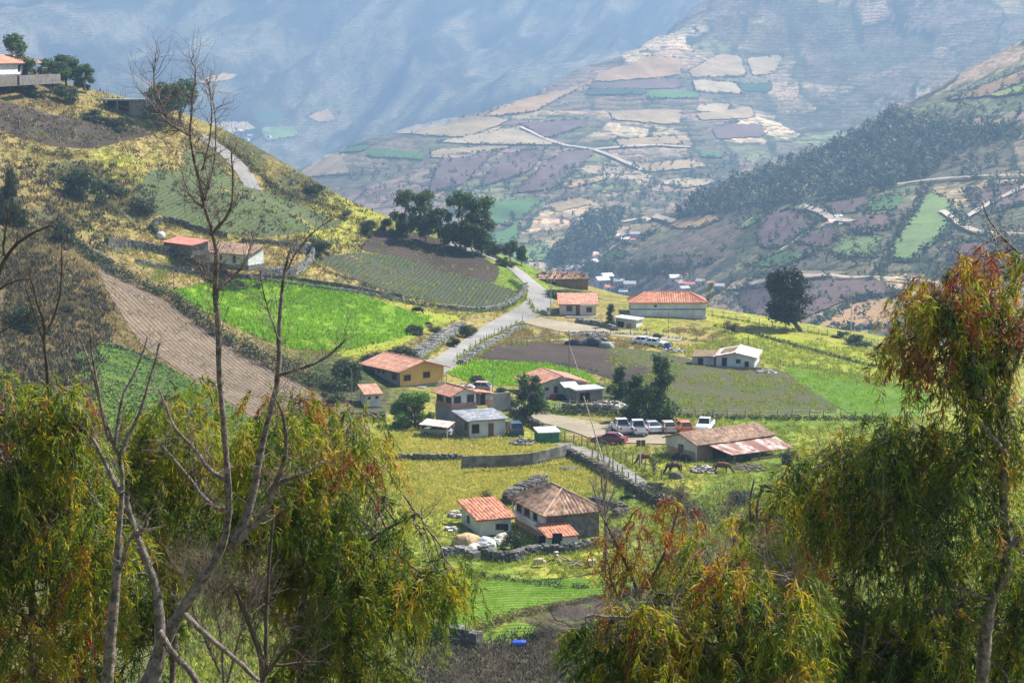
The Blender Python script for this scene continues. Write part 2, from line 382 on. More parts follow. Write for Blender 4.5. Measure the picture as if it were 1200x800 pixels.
def strip(name, px, width, m, lift=.1, ymin=100, step=2.0, kind='structure', nw=4, wob=.0):
    W = curve_pts(px, ymin, step)
    if ymin == 100: ROADS.append((W, max(width) if isinstance(width, (list, tuple)) else width))
    T = np.gradient(W[:, :2], axis=0); T /= np.linalg.norm(T, axis=1, keepdims=True)+1e-9
    Nn = np.stack([T[:, 1], -T[:, 0]], 1)
    ws = np.interp(np.linspace(0, 1, len(W)), np.linspace(0, 1, len(width)), width) if isinstance(width, (list, tuple)) else np.full(len(W), width)
    V = []; 
    for k in range(nw+1):
        s = (k/nw-.5)*ws*(1+wob*fbm(W[:, 0]/3+k, W[:, 1]/3, 13, 2)); X = W[:, 0]+Nn[:, 0]*s; Y = W[:, 1]+Nn[:, 1]*s
        V.append(np.stack([X, Y, hz(X, Y)+lift], 1))
    V = np.array(V).transpose(1, 0, 2).reshape(-1, 3); n = len(W); k = nw+1
    I = np.arange(n*k).reshape(n, k)
    Q = np.stack([I[:-1, :-1], I[1:, :-1], I[1:, 1:], I[:-1, 1:]], -1).reshape(-1, 4)
    return tag(mesh_np(name, V, Q, m, smooth=True), kind=kind)
# ------------------------------------------------ fields and roads
S = soil
m_plough = S('ploughed_soil', (.10,.073,.058), (.065,.05,.042), .5, .9, .35)
m_furrow = S('furrowed_brown_soil', (.245,.185,.13), (.17,.13,.095), 2.577, .9, .45, c3=(.32,.24,.16))
m_bright = S('bright_green_crop', (.20,.34,.012), (.12,.24,.012), None, 1, 0, 1.2, c3=(.26,.4,.02), fleck=.45)
m_dull = S('dull_green_crop', (.13,.155,.07), (.10,.13,.06), .35, .9, .35, c3=(.1,.15,.05))
m_potato = S('dark_green_rows', (.075,.10,.05), (.10,.09,.06), .15, .8, .4, c3=(.11,.1,.07))
m_mix = S('weedy_ploughed_soil', (.125,.10,.065), (.10,.12,.045), .95, .9, .35, c3=(.12,.16,.045))
m_fresh = S('fresh_green_rows', (.17,.28,.03), (.12,.21,.025), 1.45, .8, .5, c3=(.2,.3,.04))
m_lowgreen = S('low_green_crop', (.12,.20,.03), (.08,.14,.025), None, 1, 0, 1.0, c3=(.03,.07,.015), fleck=.6)
m_past = S('yellow_green_pasture', (.30,.32,.035), (.22,.27,.03), None, 1, 0, 1.0, c3=(.38,.34,.05))
m_road = S('grey_gravel_road', (.32,.305,.29), (.22,.21,.20), None, 1, 0, .6, c3=(.27,.25,.22), fleck=.2)
m_dirt = S('pale_dirt_track', (.38,.32,.24), (.30,.25,.18), None, 1, 0, .6, c3=(.24,.22,.1), fleck=.25)
m_bank = S('dark_bank_earth', (.06,.06,.03), (.09,.075,.04), None, 1, 0, .6, c3=(.12,.13,.03), fleck=.6)
m_scrubsoil = S('grey_brown_scrub_soil', (.12,.09,.065), (.07,.055,.045), None, 1, 0, .6, c3=(.13,.16,.04), fleck=.6)
f = field
f('field', [(0,118),(60,135),(120,145),(190,155),(150,165),(110,175),(60,172),(20,160),(0,152),(-60,140),(-60,105)], m_plough)
f('field', [(214,175),(240,182),(262,202),(292,222),(330,232),(405,262),(385,268),(300,279),(240,269),(180,250),(158,222),(178,198),(205,202),(219,198)], m_dull)
f('field', [(365,303),(420,296),(475,300),(540,322),(612,343),(600,355),(560,360),(480,350),(420,330)], m_potato)
f('field', [(440,268),(490,273),(540,287),(587,314),(580,332),(520,322),(470,303),(420,292)], m_plough)
f('field', [(202,342),(240,333),(330,325),(420,345),(470,362),(505,372),(488,392),(400,412),(345,410),(290,390),(240,366)], m_bright, wob=2)
f('field', [(470,362),(545,372),(500,388),(470,405),(400,420),(395,412),(480,395),(500,376)], m_past)
f('field', [(105,300),(150,325),(220,370),(300,420),(370,462),(430,490),(440,540),(350,520),(290,485),(220,440),(165,405),(130,350)], m_furrow)
f('field', [(85,412),(125,400),(180,420),(240,455),(300,495),(380,560),(300,600),(200,560),(100,500)], m_lowgreen)
f('field', [(545,418),(560,406),(620,401),(700,404),(735,420),(790,447),(770,470),(740,452),(690,436),(620,425)], m_plough)
f('field', [(700,405),(770,412),(840,428),(915,432),(990,482),(900,489),(780,487),(700,478),(702,448),(785,455),(730,420)], m_mix)
f('field', [(522,436),(545,423),(640,426),(685,436),(702,452),(640,452),(560,452)], m_bright, wob=2)
f('field', [(915,430),(960,430),(1040,448),(1100,462),(1075,490),(1000,487),(950,460)], m_fresh)
f('field', [(860,391),(940,393),(1050,424),(1110,440),(1100,458),(1000,440),(920,427),(870,412)], m_past, wob=2)
f('field', [(545,682),(600,679),(752,677),(742,690),(690,700),(610,713),(560,738),(500,738),(490,710)], m_fresh)
f('field', [(505,745),(560,748),(610,755),(700,765),(760,810),(400,812),(420,760)], m_scrubsoil, wob=3)
f('field', [(645,706),(700,698),(760,700),(770,750),(700,745),(650,725)], m_scrubsoil, wob=3)
f('field', [(585,741),(600,728),(640,735),(615,755),(570,756)], m_fresh, wob=1)
strip('road', [(520,425),(545,408),(580,385),(610,371),(632,357),(634,343),(619,329),(612,322),(600,313),(575,300),(540,290),(525,283)], [3.4,3.6,3.9,4.8,5.6,5,3.8,3.4], m_road)
strip('road', [(297,222),(285,200),(268,183),(250,168),(235,160)], [3.8,3.8,3.6,3.4], m_road)
strip('road', [(520,425),(500,436),(480,452)], 4.5, m_road)
strip('dirt_track', [(618,374),(650,382),(700,388),(750,393),(800,398)], [7,9,7,4], m_dirt, wob=.3)
strip('dirt_track', [(575,470),(620,485),(660,495),(700,503),(745,512),(800,515),(850,510)], [3,4,5,7,11,9,5], m_dirt, wob=.3)
strip('path', [(660,520),(690,530),(715,545),(742,562),(765,580),(800,600)], 2.5, S('worn_concrete_path', (.30,.28,.27), (.22,.205,.195), None, 1, 0, .5, fleck=.2))
for q in ([(620,400),(660,398),(720,402)],):
    strip('dirt_track', q, 2.5, m_dirt, wob=.4)

def far_col(n, c, d=.3): return S(n, c, tuple(x*(1-d) for x in c), None, 9, .3, 3.2, c3=tuple(x*.55 for x in c), fleck=.5, bump=.3)
fc = {'t': far_col('far_stubble', (.42,.31,.18)), 'p': far_col('far_peach_soil', (.46,.29,.15)), 'b': far_col('far_fallow', (.18,.12,.11)), 'g': far_col('far_green_field', (.10,.20,.06)),
      'l': far_col('far_pale_green_field', (.2,.28,.1)), 'k': far_col('far_dark_green', (.06,.11,.06)), 'w': far_col('far_pale_soil', (.48,.38,.24)), 'y': far_col('far_bright_pasture', (.36,.42,.1))}  # y is a bright yellow green pasture colour
FAR = [('t',[(455,156),(520,140),(560,137),(600,141),(545,163),(480,158)]),('p',[(600,120),(640,112),(688,100),(660,114),(625,132),(565,139)]),('w',[(510,168),(600,150),(655,171),(570,170)]),
 ('p',[(700,88),(760,67),(797,69),(797,90),(695,97)]),('b',[(690,99),(797,93),(797,105),(690,105)]),('k',[(690,105),(755,105),(753,112),(685,112)]),('g',[(757,108),(818,108),(820,116),(757,116)]),
 ('t',[(715,131),(800,129),(795,148),(718,141)]),('b',[(610,146),(690,140),(680,150),(640,164)]),('g',[(402,173),(432,171),(425,178),(398,179)]),('g',[(432,174),(500,181),(495,188),(428,184)]),
 ('t',[(505,177),(570,173),(600,173),(540,187),(505,186)]),('g',[(560,238),(642,232),(625,245),(600,264),(580,263),(565,250)]),('b',[(520,184),(580,177),(545,217),(500,228)]),('b',[(590,182),(640,175),(620,202),(560,222)]),
 ('b',[(660,178),(700,177),(650,222),(600,228)]),('t',[(660,216),(712,206),(705,213),(660,223)]),('g',[(575,275),(610,262),(605,285),(580,290)]),
 ('w',[(812,94),(862,98),(872,111),(815,108)]),('w',[(818,124),(855,122),(850,132),(815,131)]),('t',[(815,134),(880,126),(884,139),(822,142)]),('k',[(864,99),(905,98),(905,108),(872,109)]),
 ('t',[(806,84),(845,64),(868,67),(875,90),(812,92)]),('t',[(876,69),(918,65),(908,86),(882,90)]),('g',[(820,178),(850,180),(845,186),(822,185)]),('t',[(720,165),(790,160),(800,170),(730,175)]),
 ('t',[(740,195),(810,188),(830,196),(760,203)]),('b',[(835,150),(890,145),(900,160),(840,165)]),('p',[(776,262),(800,256),(832,252),(845,258),(820,268),(790,268)]),
 ('g',[(1010,247),(1028,232),(1058,230),(1052,247)]),('b',[(965,239),(1022,231),(1004,250),(978,252)]),('b',[(995,263),(1013,252),(1046,254),(1040,270),(995,272)]),('b',[(932,286),(959,268),(989,273),(968,290)]),
 ('l',[(971,298),(992,276),(1034,277),(1024,304)]),('l',[(1046,307),(1043,292),(1088,224),(1115,238),(1117,265),(1090,289),(1070,307)]),('g',[(878,313),(914,297),(950,299),(920,313)]),
 ('g',[(941,247),(956,248),(965,258),(953,258)]),('b',[(887,280),(893,253),(929,247),(957,262),(914,291),(893,292)]),('p',[(948,388),(998,358),(1046,349),(1075,352),(1035,384)]),('l',[(862,268),(884,253),(902,252),(872,269)]),
 ('p',[(1109,119),(1200,84),(1260,60),(1260,78),(1200,98),(1154,115)]),('y',[(1158,113),(1200,99),(1250,85),(1250,100),(1200,110),(1170,115)]),('t',[(860,330),(930,318),(1000,320),(930,332),(850,342)]),
 ('b',[(860,345),(930,333),(1020,325),(1060,345),(990,353),(930,380),(880,372)]),('t',[(700,270),(760,262),(770,272),(720,282)]),('g',[(690,300),(720,292),(735,300),(700,312)]),('b',[(720,312),(800,300),(840,308),(780,322)]),
 ('b',[(1130,225),(1200,215),(1200,240),(1150,255)]),('t',[(1090,150),(1150,140),(1200,142),(1140,160)]),('b',[(1120,285),(1200,285),(1200,320),(1110,330)]),
 ('p',[(232,96),(262,86),(278,89),(270,94),(240,99)]),('k',[(297,133),(325,126),(335,136),(320,146),(300,143)]),('p',[(360,138),(383,128),(393,141),(375,144)]),
 ('t',[(355,201),(385,180),(400,182),(410,205),(352,208)]),('w',[(240,145),(290,143),(300,152),(250,158)]),('l',[(305,150),(345,148),(350,160),(310,165)]),
 ('l',[(590,290),(640,285),(660,300),(610,310)]),('w',[(770,215),(810,209),(850,214),(800,222)]),('t',[(640,240),(680,232),(700,238),(650,250)])]
for k, poly in FAR:
    mid = min(p[1] for p in poly)
    f('far_field', poly, fc[k], step=3.0, lift=1.4 if mid < 210 else .7, ymin=620, wob=1.2, sm=1)
m_far_road = S('far_dirt_road', (.48,.39,.31), (.4,.32,.26), None, 1, 0, 4, fleck=.1)
for q, w in (([(939,244),(960,250),(972,258),(985,262),(1000,262)],4),([(1104,250),(1125,265),(1140,275),(1200,278)],4),([(1125,262),(1165,238),(1200,222),(1240,200)],4),([(1050,219),(1110,211),(1200,208)],3),
             ([(610,150),(655,172),(700,176),(755,202)],5),([(690,177),(760,171),(810,174)],4),([(860,340),(930,325),(1060,330),(1100,335)],3),([(1058,342),(1076,352),(1100,360)],3.5),
             ([(720,290),(700,308),(670,328)],5),([(914,297),(935,282),(962,268),(985,256)],3),([(730,262),(765,255),(790,262)],4)):
    strip('road', q, w, m_far_road, lift=1.8, ymin=620, step=10, nw=2)
m_far_hedge = S('far_hedge_green', (.03,.045,.02), (.02,.035,.02), None, 1, 0, 6, fleck=.5)
# ------------------------------------------------ vegetation
def foliage(name, stops, transl=.35, rough=.55, big=0.0):
    m = bpy.data.materials.new(name); m.use_nodes = True; nt = m.node_tree; N = nt.nodes; L = nt.links
    b = N['Principled BSDF']; b.inputs['Roughness'].default_value = rough; b.inputs['Specular IOR Level'].default_value = .25
    at = N.new('ShaderNodeAttribute'); at.attribute_name = 'tone'
    r = N.new('ShaderNodeValToRGB'); e = r.color_ramp.elements
    e[0].position = stops[0][0]; e[0].color = (*stops[0][1], 1); e[1].position = stops[-1][0]; e[1].color = (*stops[-1][1], 1)
    for p, c in stops[1:-1]:
        q = e.new(p); q.color = (*c, 1)
    L.new(at.outputs['Fac'], r.inputs['Fac']); L.new(r.outputs['Color'], b.inputs['Base Color'])
    t = N.new('ShaderNodeBsdfTranslucent'); L.new(r.outputs['Color'], t.inputs['Color'])
    x = N.new('ShaderNodeMixShader'); x.inputs[0].default_value = transl
    L.new(b.outputs[0], x.inputs[1]); L.new(t.outputs[0], x.inputs[2]); L.new(x.outputs[0], N['Material Output'].inputs['Surface'])
    return m
m_euc = foliage('eucalyptus_leaf', [(0,(.022,.05,.01)),(.28,(.065,.135,.014)),(.5,(.19,.27,.018)),(.70,(.47,.43,.02)),(.88,(.48,.21,.025)),(1,(.30,.06,.035))], .5)
m_leaf = foliage('green_leaf', [(0,(.03,.055,.018)),(.5,(.06,.105,.025)),(1,(.13,.2,.035))])
m_dark = foliage('dark_leaf', [(0,(.022,.036,.016)),(.5,(.05,.07,.027)),(1,(.10,.125,.045))], .25)
m_shr = foliage('dry_shrub_leaf', [(0,(.03,.035,.015)),(.5,(.08,.08,.03)),(1,(.2,.15,.05))])
m_red = foliage('red_brown_leaf', [(0,(.10,.035,.02)),(.5,(.28,.08,.04)),(1,(.42,.2,.08))])
m_yel = foliage('yellow_leaf', [(0,(.2,.2,.02)),(.5,(.5,.42,.03)),(1,(.7,.55,.04))])
m_dgr = foliage('dry_grass_blade', [(0,(.24,.17,.065)),(.5,(.35,.26,.10)),(1,(.43,.34,.14))], .3, .8)
m_ggr = foliage('green_grass_blade', [(0,(.12,.2,.02)),(.5,(.30,.36,.035)),(1,(.5,.48,.07))], .35, .8)
m_ygr = foliage('yellow_grass_blade', [(0,(.38,.38,.06)),(.5,(.56,.50,.09)),(1,(.68,.58,.16))], .35, .8)
m_lush = foliage('lush_green_leaf', [(0,(.05,.10,.02)),(.5,(.11,.20,.03)),(1,(.2,.34,.05))])
m_cgr = foliage('crop_blade', [(0,(.11,.26,.01)),(.5,(.24,.46,.015)),(1,(.40,.56,.03))], .4, .7)
m_sgr = foliage('scrub_blade', [(0,(.035,.035,.02)),(.5,(.09,.08,.045)),(1,(.2,.16,.1))], .2, .8)
m_bark = mat('grey_bark', (.30,.25,.22), .9, .3, 14, bump=1.0, col2=(.07,.055,.045))
m_bark2 = mat('pale_bark', (.44,.38,.34), .85, .2, 12, bump=.8, col2=(.14,.11,.09))
m_barkd = mat('dark_bark', (.10,.075,.06), .9, .2, 5, bump=.3)
m_twig = mat('dry_twig', (.22,.17,.15), .9, .2, 5)

class MB:
    def __init__(s): s.V = []; s.T = []; s.Q = []; s.n = 0; s.tone = []; s.extra = []
    def add(s, V, Q=None, T=None, tone=.5):
        V = np.asarray(V, float); s.V.append(V)
        if Q is not None and len(Q): s.Q.append(np.asarray(Q)+s.n)
        if T is not None and len(T): s.T.append(np.asarray(T)+s.n)
        s.tone.append(np.broadcast_to(np.asarray(tone, float), (len(V),))); s.n += len(V); return s
    def tube(s, pts, rad, sides=6, tone=.5, cap=True):
        p = np.asarray(pts, float); n = len(p); rad = np.broadcast_to(np.asarray(rad, float), (n,))
        t = np.gradient(p, axis=0); t /= np.linalg.norm(t, axis=1, keepdims=True)+1e-9
        ref = np.where(np.abs(t[:, 2:3]) > .95, np.array([[1., 0, 0]]), np.array([[0, 0, 1.]]))
        a = np.cross(t, ref); a /= np.linalg.norm(a, axis=1, keepdims=True)+1e-9; b = np.cross(t, a)
        for i in range(1, n):       # keep the ring from flipping
            if (a[i]*a[i-1]).sum() < 0: a[i] *= -1; b[i] *= -1
        an = np.arange(sides)*2*math.pi/sides
        V = p[:, None]+rad[:, None, None]*(a[:, None]*np.cos(an)[None, :, None]+b[:, None]*np.sin(an)[None, :, None])
        I = np.arange(n*sides).reshape(n, sides); J = np.roll(I, -1, 1)
        Q = np.stack([I[:-1], J[:-1], J[1:], I[1:]], -1).reshape(-1, 4)
        V = V.reshape(-1, 3); T = None
        if cap:
            V = np.vstack([V, p[0], p[-1]]); c0 = n*sides
            T = [(j, i, c0) for i, j in zip(I[0], J[0])]+[(i, j, c0+1) for i, j in zip(I[-1], J[-1])]
        return s.add(V, Q, T, tone)
    def box(s, c, size, rz=0., tone=.5):
        x, y, z = np.array(size)/2
        V = np.array([(i, j, k) for k in (-z, z) for i, j in ((-x,-y),(x,-y),(x,y),(-x,y))])
        if rz: cs, sn = math.cos(rz), math.sin(rz); V[:, :2] = np.stack([V[:, 0]*cs-V[:, 1]*sn, V[:, 0]*sn+V[:, 1]*cs], 1)
        return s.add(V+np.array(c), [(0,3,2,1),(4,5,6,7),(0,1,5,4),(1,2,6,5),(2,3,7,6),(3,0,4,7)], None, tone)
    def stone(s, c, size, rz=0.):
        x, y, z = np.array(size)/2
        V = np.array([(i, j, k) for k in (-z, z) for i, j in ((-x,-y),(x,-y),(x,y),(-x,y))])*(1+.35*(nr.rand(8, 3)-.6))
        cs, sn = math.cos(rz), math.sin(rz); V[:, :2] = np.stack([V[:, 0]*cs-V[:, 1]*sn, V[:, 0]*sn+V[:, 1]*cs], 1)
        return s.add(V+np.array(c), [(0,3,2,1),(4,5,6,7),(0,1,5,4),(1,2,6,5),(2,3,7,6),(3,0,4,7)], None, nr.rand())
    def build(s, name, m, parent=None, smooth=False, tone=True):
        V = np.vstack(s.V); me = bpy.data.meshes.new(name)
        Qs = np.vstack(s.Q) if s.Q else np.zeros((0, 4), int); Ts = np.vstack(s.T) if s.T else np.zeros((0, 3), int)
        me.vertices.add(len(V)); me.vertices.foreach_set('co', V.astype(np.float32).ravel())
        li = np.concatenate([Qs.ravel(), Ts.ravel()]).astype(np.int32); me.loops.add(len(li)); me.loops.foreach_set('vertex_index', li)
        st = np.concatenate([np.arange(len(Qs))*4, len(Qs)*4+np.arange(len(Ts))*3]).astype(np.int32)
        me.polygons.add(len(st)); me.polygons.foreach_set('loop_start', st); me.update(calc_edges=True)
        me.polygons.foreach_set('use_smooth', np.full(len(st), bool(smooth)))
        if tone:
            a = me.attributes.new('tone', 'FLOAT', 'POINT'); a.data.foreach_set('value', np.concatenate(s.tone).astype(np.float32))
        me.materials.append(m)
        o = bpy.data.objects.new(name, me); COL.objects.link(o)
        if parent: o.parent = parent
        return o
def unit(a): return a/(np.linalg.norm(a, axis=-1, keepdims=True)+1e-9)
def leaves_into(mb, base, dirn, length, width, tone):
    """long narrow leaves: base (n,3), direction (n,3), bent towards the ground"""
    n = len(base); side = unit(np.cross(dirn, unit(nr.randn(n, 3)))); L_ = length[:, None]; W_ = width[:, None]
    dn = np.array([0, 0, -1.])
    d2 = unit(dirn+dn*.45+nr.randn(n, 3)*.12)
    p1 = base+dirn*L_*.35; p2 = p1+d2*L_*.35; p3 = p2+unit(d2+dn*.3)*L_*.3
    V = np.stack([base, p1-side*W_*.5, p1+side*W_*.5, p2-side*W_*.4, p2+side*W_*.4, p3], 1).reshape(-1, 3)
    o = np.arange(n)[:, None]*6
    T = np.concatenate([o+np.array([[0, 1, 2]]), o+np.array([[3, 5, 4]])], 0); Q = o+np.array([[1, 3, 4, 2]])
    mb.add(V, Q, T, np.repeat(tone, 6))
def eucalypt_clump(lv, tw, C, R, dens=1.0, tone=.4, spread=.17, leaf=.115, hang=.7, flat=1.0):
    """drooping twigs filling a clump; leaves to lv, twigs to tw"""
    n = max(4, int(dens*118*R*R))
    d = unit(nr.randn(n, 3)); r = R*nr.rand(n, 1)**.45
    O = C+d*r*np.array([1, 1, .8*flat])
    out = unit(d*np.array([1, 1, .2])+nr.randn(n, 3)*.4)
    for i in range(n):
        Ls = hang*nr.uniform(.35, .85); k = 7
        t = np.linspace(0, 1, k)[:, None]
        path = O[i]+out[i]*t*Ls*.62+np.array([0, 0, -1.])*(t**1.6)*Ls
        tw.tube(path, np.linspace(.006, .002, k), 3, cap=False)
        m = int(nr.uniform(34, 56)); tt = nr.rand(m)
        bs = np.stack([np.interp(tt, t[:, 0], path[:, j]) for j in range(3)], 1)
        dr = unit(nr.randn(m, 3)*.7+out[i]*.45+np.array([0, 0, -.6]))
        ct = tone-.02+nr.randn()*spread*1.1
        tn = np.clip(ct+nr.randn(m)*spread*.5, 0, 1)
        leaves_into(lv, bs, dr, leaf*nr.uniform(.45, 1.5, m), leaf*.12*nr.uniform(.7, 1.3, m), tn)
def pxline(px, Y, dy=None):
    """pixel polyline at distance Y (with optional change of depth) -> smoothed 3D line"""
    n = len(px); dy = dy if dy is not None else 0
    p = np.array([P(u, v, Y+dy*i/max(1, n-1)) for i, (u, v) in enumerate(px)])
    for _ in range(2):
        q = [p[0]]
        for a, b in zip(p[:-1], p[1:]): q += [a*.75+b*.25, a*.25+b*.75]
        q.append(p[-1]); p = np.array(q)
    return p
def limb(mb, px, Y, r0, r1, dy=0, sides=7, rough=.06):
    p = pxline(px, Y, dy); k = Y/F; n = len(p)
    p = p+np.cumsum(nr.randn(n, 3), 0)*.005*Y/25
    r0 = [r0, r1] if not isinstance(r0, (list, tuple)) else list(r0)
    r = np.interp(np.linspace(0, 1, n)**.8, np.linspace(0, 1, len(r0)), r0)*k*(1+rough*nr.randn(n)); mb.tube(p, np.maximum(r, .003), sides); return p
def twigs(mb, line, r0, n, length, lvl=2, up=.35, wig=.25, seed=None):
    """side shoots along a line"""
    line = np.asarray(line); m = len(line)
    for _ in range(n):
        t = nr.uniform(.15, 1)*(m-1); i = min(int(t), m-2); p = line[i]+(line[i+1]-line[i])*(t-i)
        ax = unit(line[min(i+1, m-1)]-line[i]); d = unit(nr.randn(3)*np.array([1, .6, .8]))
        d = unit(d-ax*(d@ax)*.6+ax*.55+np.array([0, 0, up])); L_ = length*nr.uniform(.45, 1.2); k = 6
        q = [p]; 
        for j in range(k):
            d = unit(d+nr.randn(3)*wig+np.array([0, 0, up*.22])); q.append(q[-1]+d*L_/k)
        q = np.array(q); r = r0*(1-.6*t/(m-1)); mb.tube(q, np.linspace(r, r*.3, len(q)), 4 if lvl > 1 else 3, cap=False)
        if lvl > 1: twigs(mb, q, r*.6, 3 if lvl > 2 else 4, L_*.5, lvl-1, up, wig)
def leafcloud(mb, blobs, n, size, tspread=.2, droop=0.0, shell=.45):
    bl = np.array(blobs, float); w = bl[:, 3]*bl[:, 4]+bl[:, 4]*bl[:, 5]; k = nr.choice(len(bl), n, p=w/w.sum())
    b = bl[k]; d = unit(nr.randn(n, 3)); r = nr.rand(n, 1)**shell
    rough = 1+.18*np.sin(d[:, :1]*7+b[:, :1]*3)*np.cos(d[:, 2:3]*8)
    p = b[:, :3]+d*r*b[:, 3:6]*rough
    nrm = unit(d+nr.randn(n, 3)*.8); a = unit(np.cross(nrm, nr.randn(n, 3))); c = np.cross(nrm, a)
    if droop: a = unit(a*(1-droop)+np.array([0, 0, -1.])*droop)
    s = size*nr.uniform(.5, 1.4, (n, 1))
    V = np.stack([p-a*s, p+c*s*.45, p+a*s, p-c*s*.45], 1).reshape(-1, 3)
    Q = np.arange(n*4).reshape(n, 4)
    mb.add(V, Q, None, np.repeat(np.clip(b[:, 6]+nr.randn(n)*tspread, 0, 1), 4))
# ------------------------------------------------ foreground trees on the near slope
def fore_tree(name, label, cat, base_px, Y, build, group=None):
    """build(part) fills dict of MB by part name; the empty stands where the trunk meets the ground"""
    X = P(base_px[0], base_px[1], Y)[0]; root = Vector((X, Y, float(hz(X, Y))))
    t = empty(name, root, 0, label, cat, group)
    d = build(root)
    for pn, mb, m, sm in d:
        o = mb.build(pn, m, t, smooth=sm)
        o.data.transform(__import__('mathutils').Matrix.Translation(-root))
    return t
def down(px0, Y, r, root, mb, side=8):
    """bring a trunk from the lowest listed pixel to its foot"""
    a = P(px0[0], px0[1], Y); b = np.array([root.x, root.y, root.z-.4]); k = np.linspace(0, 1, 7)[:, None]
    p = b*(1-k)+a*k; p[1:-1] += nr.randn(5, 3)*.04
    mb.tube(p, np.linspace(r*1.5, r, 7), side)
def bare_tree(label, base, Y, limbs, tw=40, tl=.6, r_tw=.012, lvl=2, m=None, cat='dead tree', name='bare_tree', twl=None, up=.35, clumps=None, mleaf=None, group=None, wig=.25):
    def b(root):
        mb = MB(); tb = MB(); Lz = []
        for i, (px, r0, r1, dy) in enumerate(limbs): Lz.append(limb(mb, px, Y, r0, r1, dy))
        down(limbs[0][0][0], Y, (limbs[0][1] if not isinstance(limbs[0][1], list) else limbs[0][1][0])*Y/F, root, mb)
        tot = sum(len(l) for l in Lz)
        for i, l in enumerate(Lz):
            n = int(tw*len(l)/tot*(1.0 if i else .9)); start = l[int(len(l)*.35):] if i == 0 else l
            twigs(tb, start, r_tw, n, tl, lvl, up, wig)
        out = [('trunk', mb, m or m_bark, True), ('twigs', tb, m_twig if m is None else m, False)]
        if clumps:
            lv = MB()
            for u, v, r, dy, tn in clumps:
                eucalypt_clump(lv, tb, P(u, v, Y+dy), r*Y/F, tone=tn, spread=.15)
            out.append(('crown', lv, mleaf or m_euc, False))
        return out
    return fore_tree(name, label, cat, base, Y, b, group)

# left group, furthest back first
def euc_tree(label, base, Y, limbs, clumps, dens=1., leaf=.115, m=None, bark=None, group=None, hang=.68, spread=.17, links=True, ntw=14):
    def b(root):
        mb = MB(); tb = MB(); lv = MB(); ends = []
        for px, r0, r1, dy in limbs: ends.append(limb(mb, px, Y, r0, r1, dy))
        down(limbs[0][0][0], Y, (limbs[0][1] if not isinstance(limbs[0][1], list) else limbs[0][1][0])*Y/F, root, mb)
        allp = np.vstack([e[len(e)//4:] for e in ends])
        for u, v, r, dy, tn in clumps:
            C = P(u, v, Y+dy); R = r*Y/F
            if links:           # a branch reaches every clump
                q = allp[np.argmin(((allp-C)**2).sum(1)+(allp[:, 2] > C[2]+.3)*.5)]
                k = np.linspace(0, 1, 8)[:, None]; p = q*(1-k)+C*k+np.array([0, 0, 1.])*np.sin(k*math.pi)*.05*np.linalg.norm(C-q)+nr.randn(8, 3)*.015
                mb.tube(p, np.linspace(.013, .005, 8), 5); twigs(tb, p, .007, 4, .5, 2)
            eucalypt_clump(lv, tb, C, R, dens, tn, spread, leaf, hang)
        return [('trunk', mb, bark or m_bark, True), ('twigs', tb, m_twig, False), ('crown', lv, m or m_euc, False)]
    return fore_tree('eucalyptus_tree', label, 'tree', base, Y, b, group)
def scatter(poly, n, r, tone, dz=(-1, 1.5), tv=.08, jit=None):
    """clump centres filling a picture region"""
    out = []; xs = [p[0] for p in poly]; ys = [p[1] for p in poly]
    while len(out) < n:
        u = nr.uniform(min(xs), max(xs)); v = nr.uniform(min(ys), max(ys))
        if inside(np.array([u]), np.array([v]), poly)[0]:
            t = tone(u, v) if callable(tone) else tone  # by height: upper clumps lighter, lower ones darker, light and shade painted in
            out.append((u, v, r*nr.uniform(.75, 1.25), nr.uniform(*dz), t+nr.randn()*tv))
    return out

E = []
# far left mass, orange green
euc_tree('wide weeping eucalyptus with orange tipped leaves filling the lower left corner', (38,800), 24,
  [([(38,830),(38,770),(38,700),(40,640),(45,560),(60,500)],5,2,.5),([(38,680),(20,600),(0,540),(-20,500)],3,1.5,-1),([(40,640),(80,560),(110,510)],3,1.5,-.5)],
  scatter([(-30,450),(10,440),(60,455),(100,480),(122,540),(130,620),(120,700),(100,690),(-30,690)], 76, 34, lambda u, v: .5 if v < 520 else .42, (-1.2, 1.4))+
  scatter([(-30,680),(110,690),(120,830),(-30,830)], 20, 32, .74, (-.5, 1.8), .1), dens=1.25, spread=.2)
euc_tree('green weeping eucalyptus standing between the two pale bare trunks', (215,830), 27,
  [([(200,830),(205,740),(200,660),(190,600),(185,540)],5,2,1),([(200,680),(230,600),(250,540)],3,1.5,1),([(203,700),(160,640),(145,570)],3,1.5,0)],
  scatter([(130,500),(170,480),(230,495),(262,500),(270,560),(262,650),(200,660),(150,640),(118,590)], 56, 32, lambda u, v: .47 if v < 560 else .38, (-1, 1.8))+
  scatter([(100,640),(215,650),(200,800),(95,800)], 20, 30, .3, (0, 2))+scatter([(205,440),(240,450),(260,480),(220,500),(190,480)], 5, 22, .62, (0, 1)), dens=1.1)
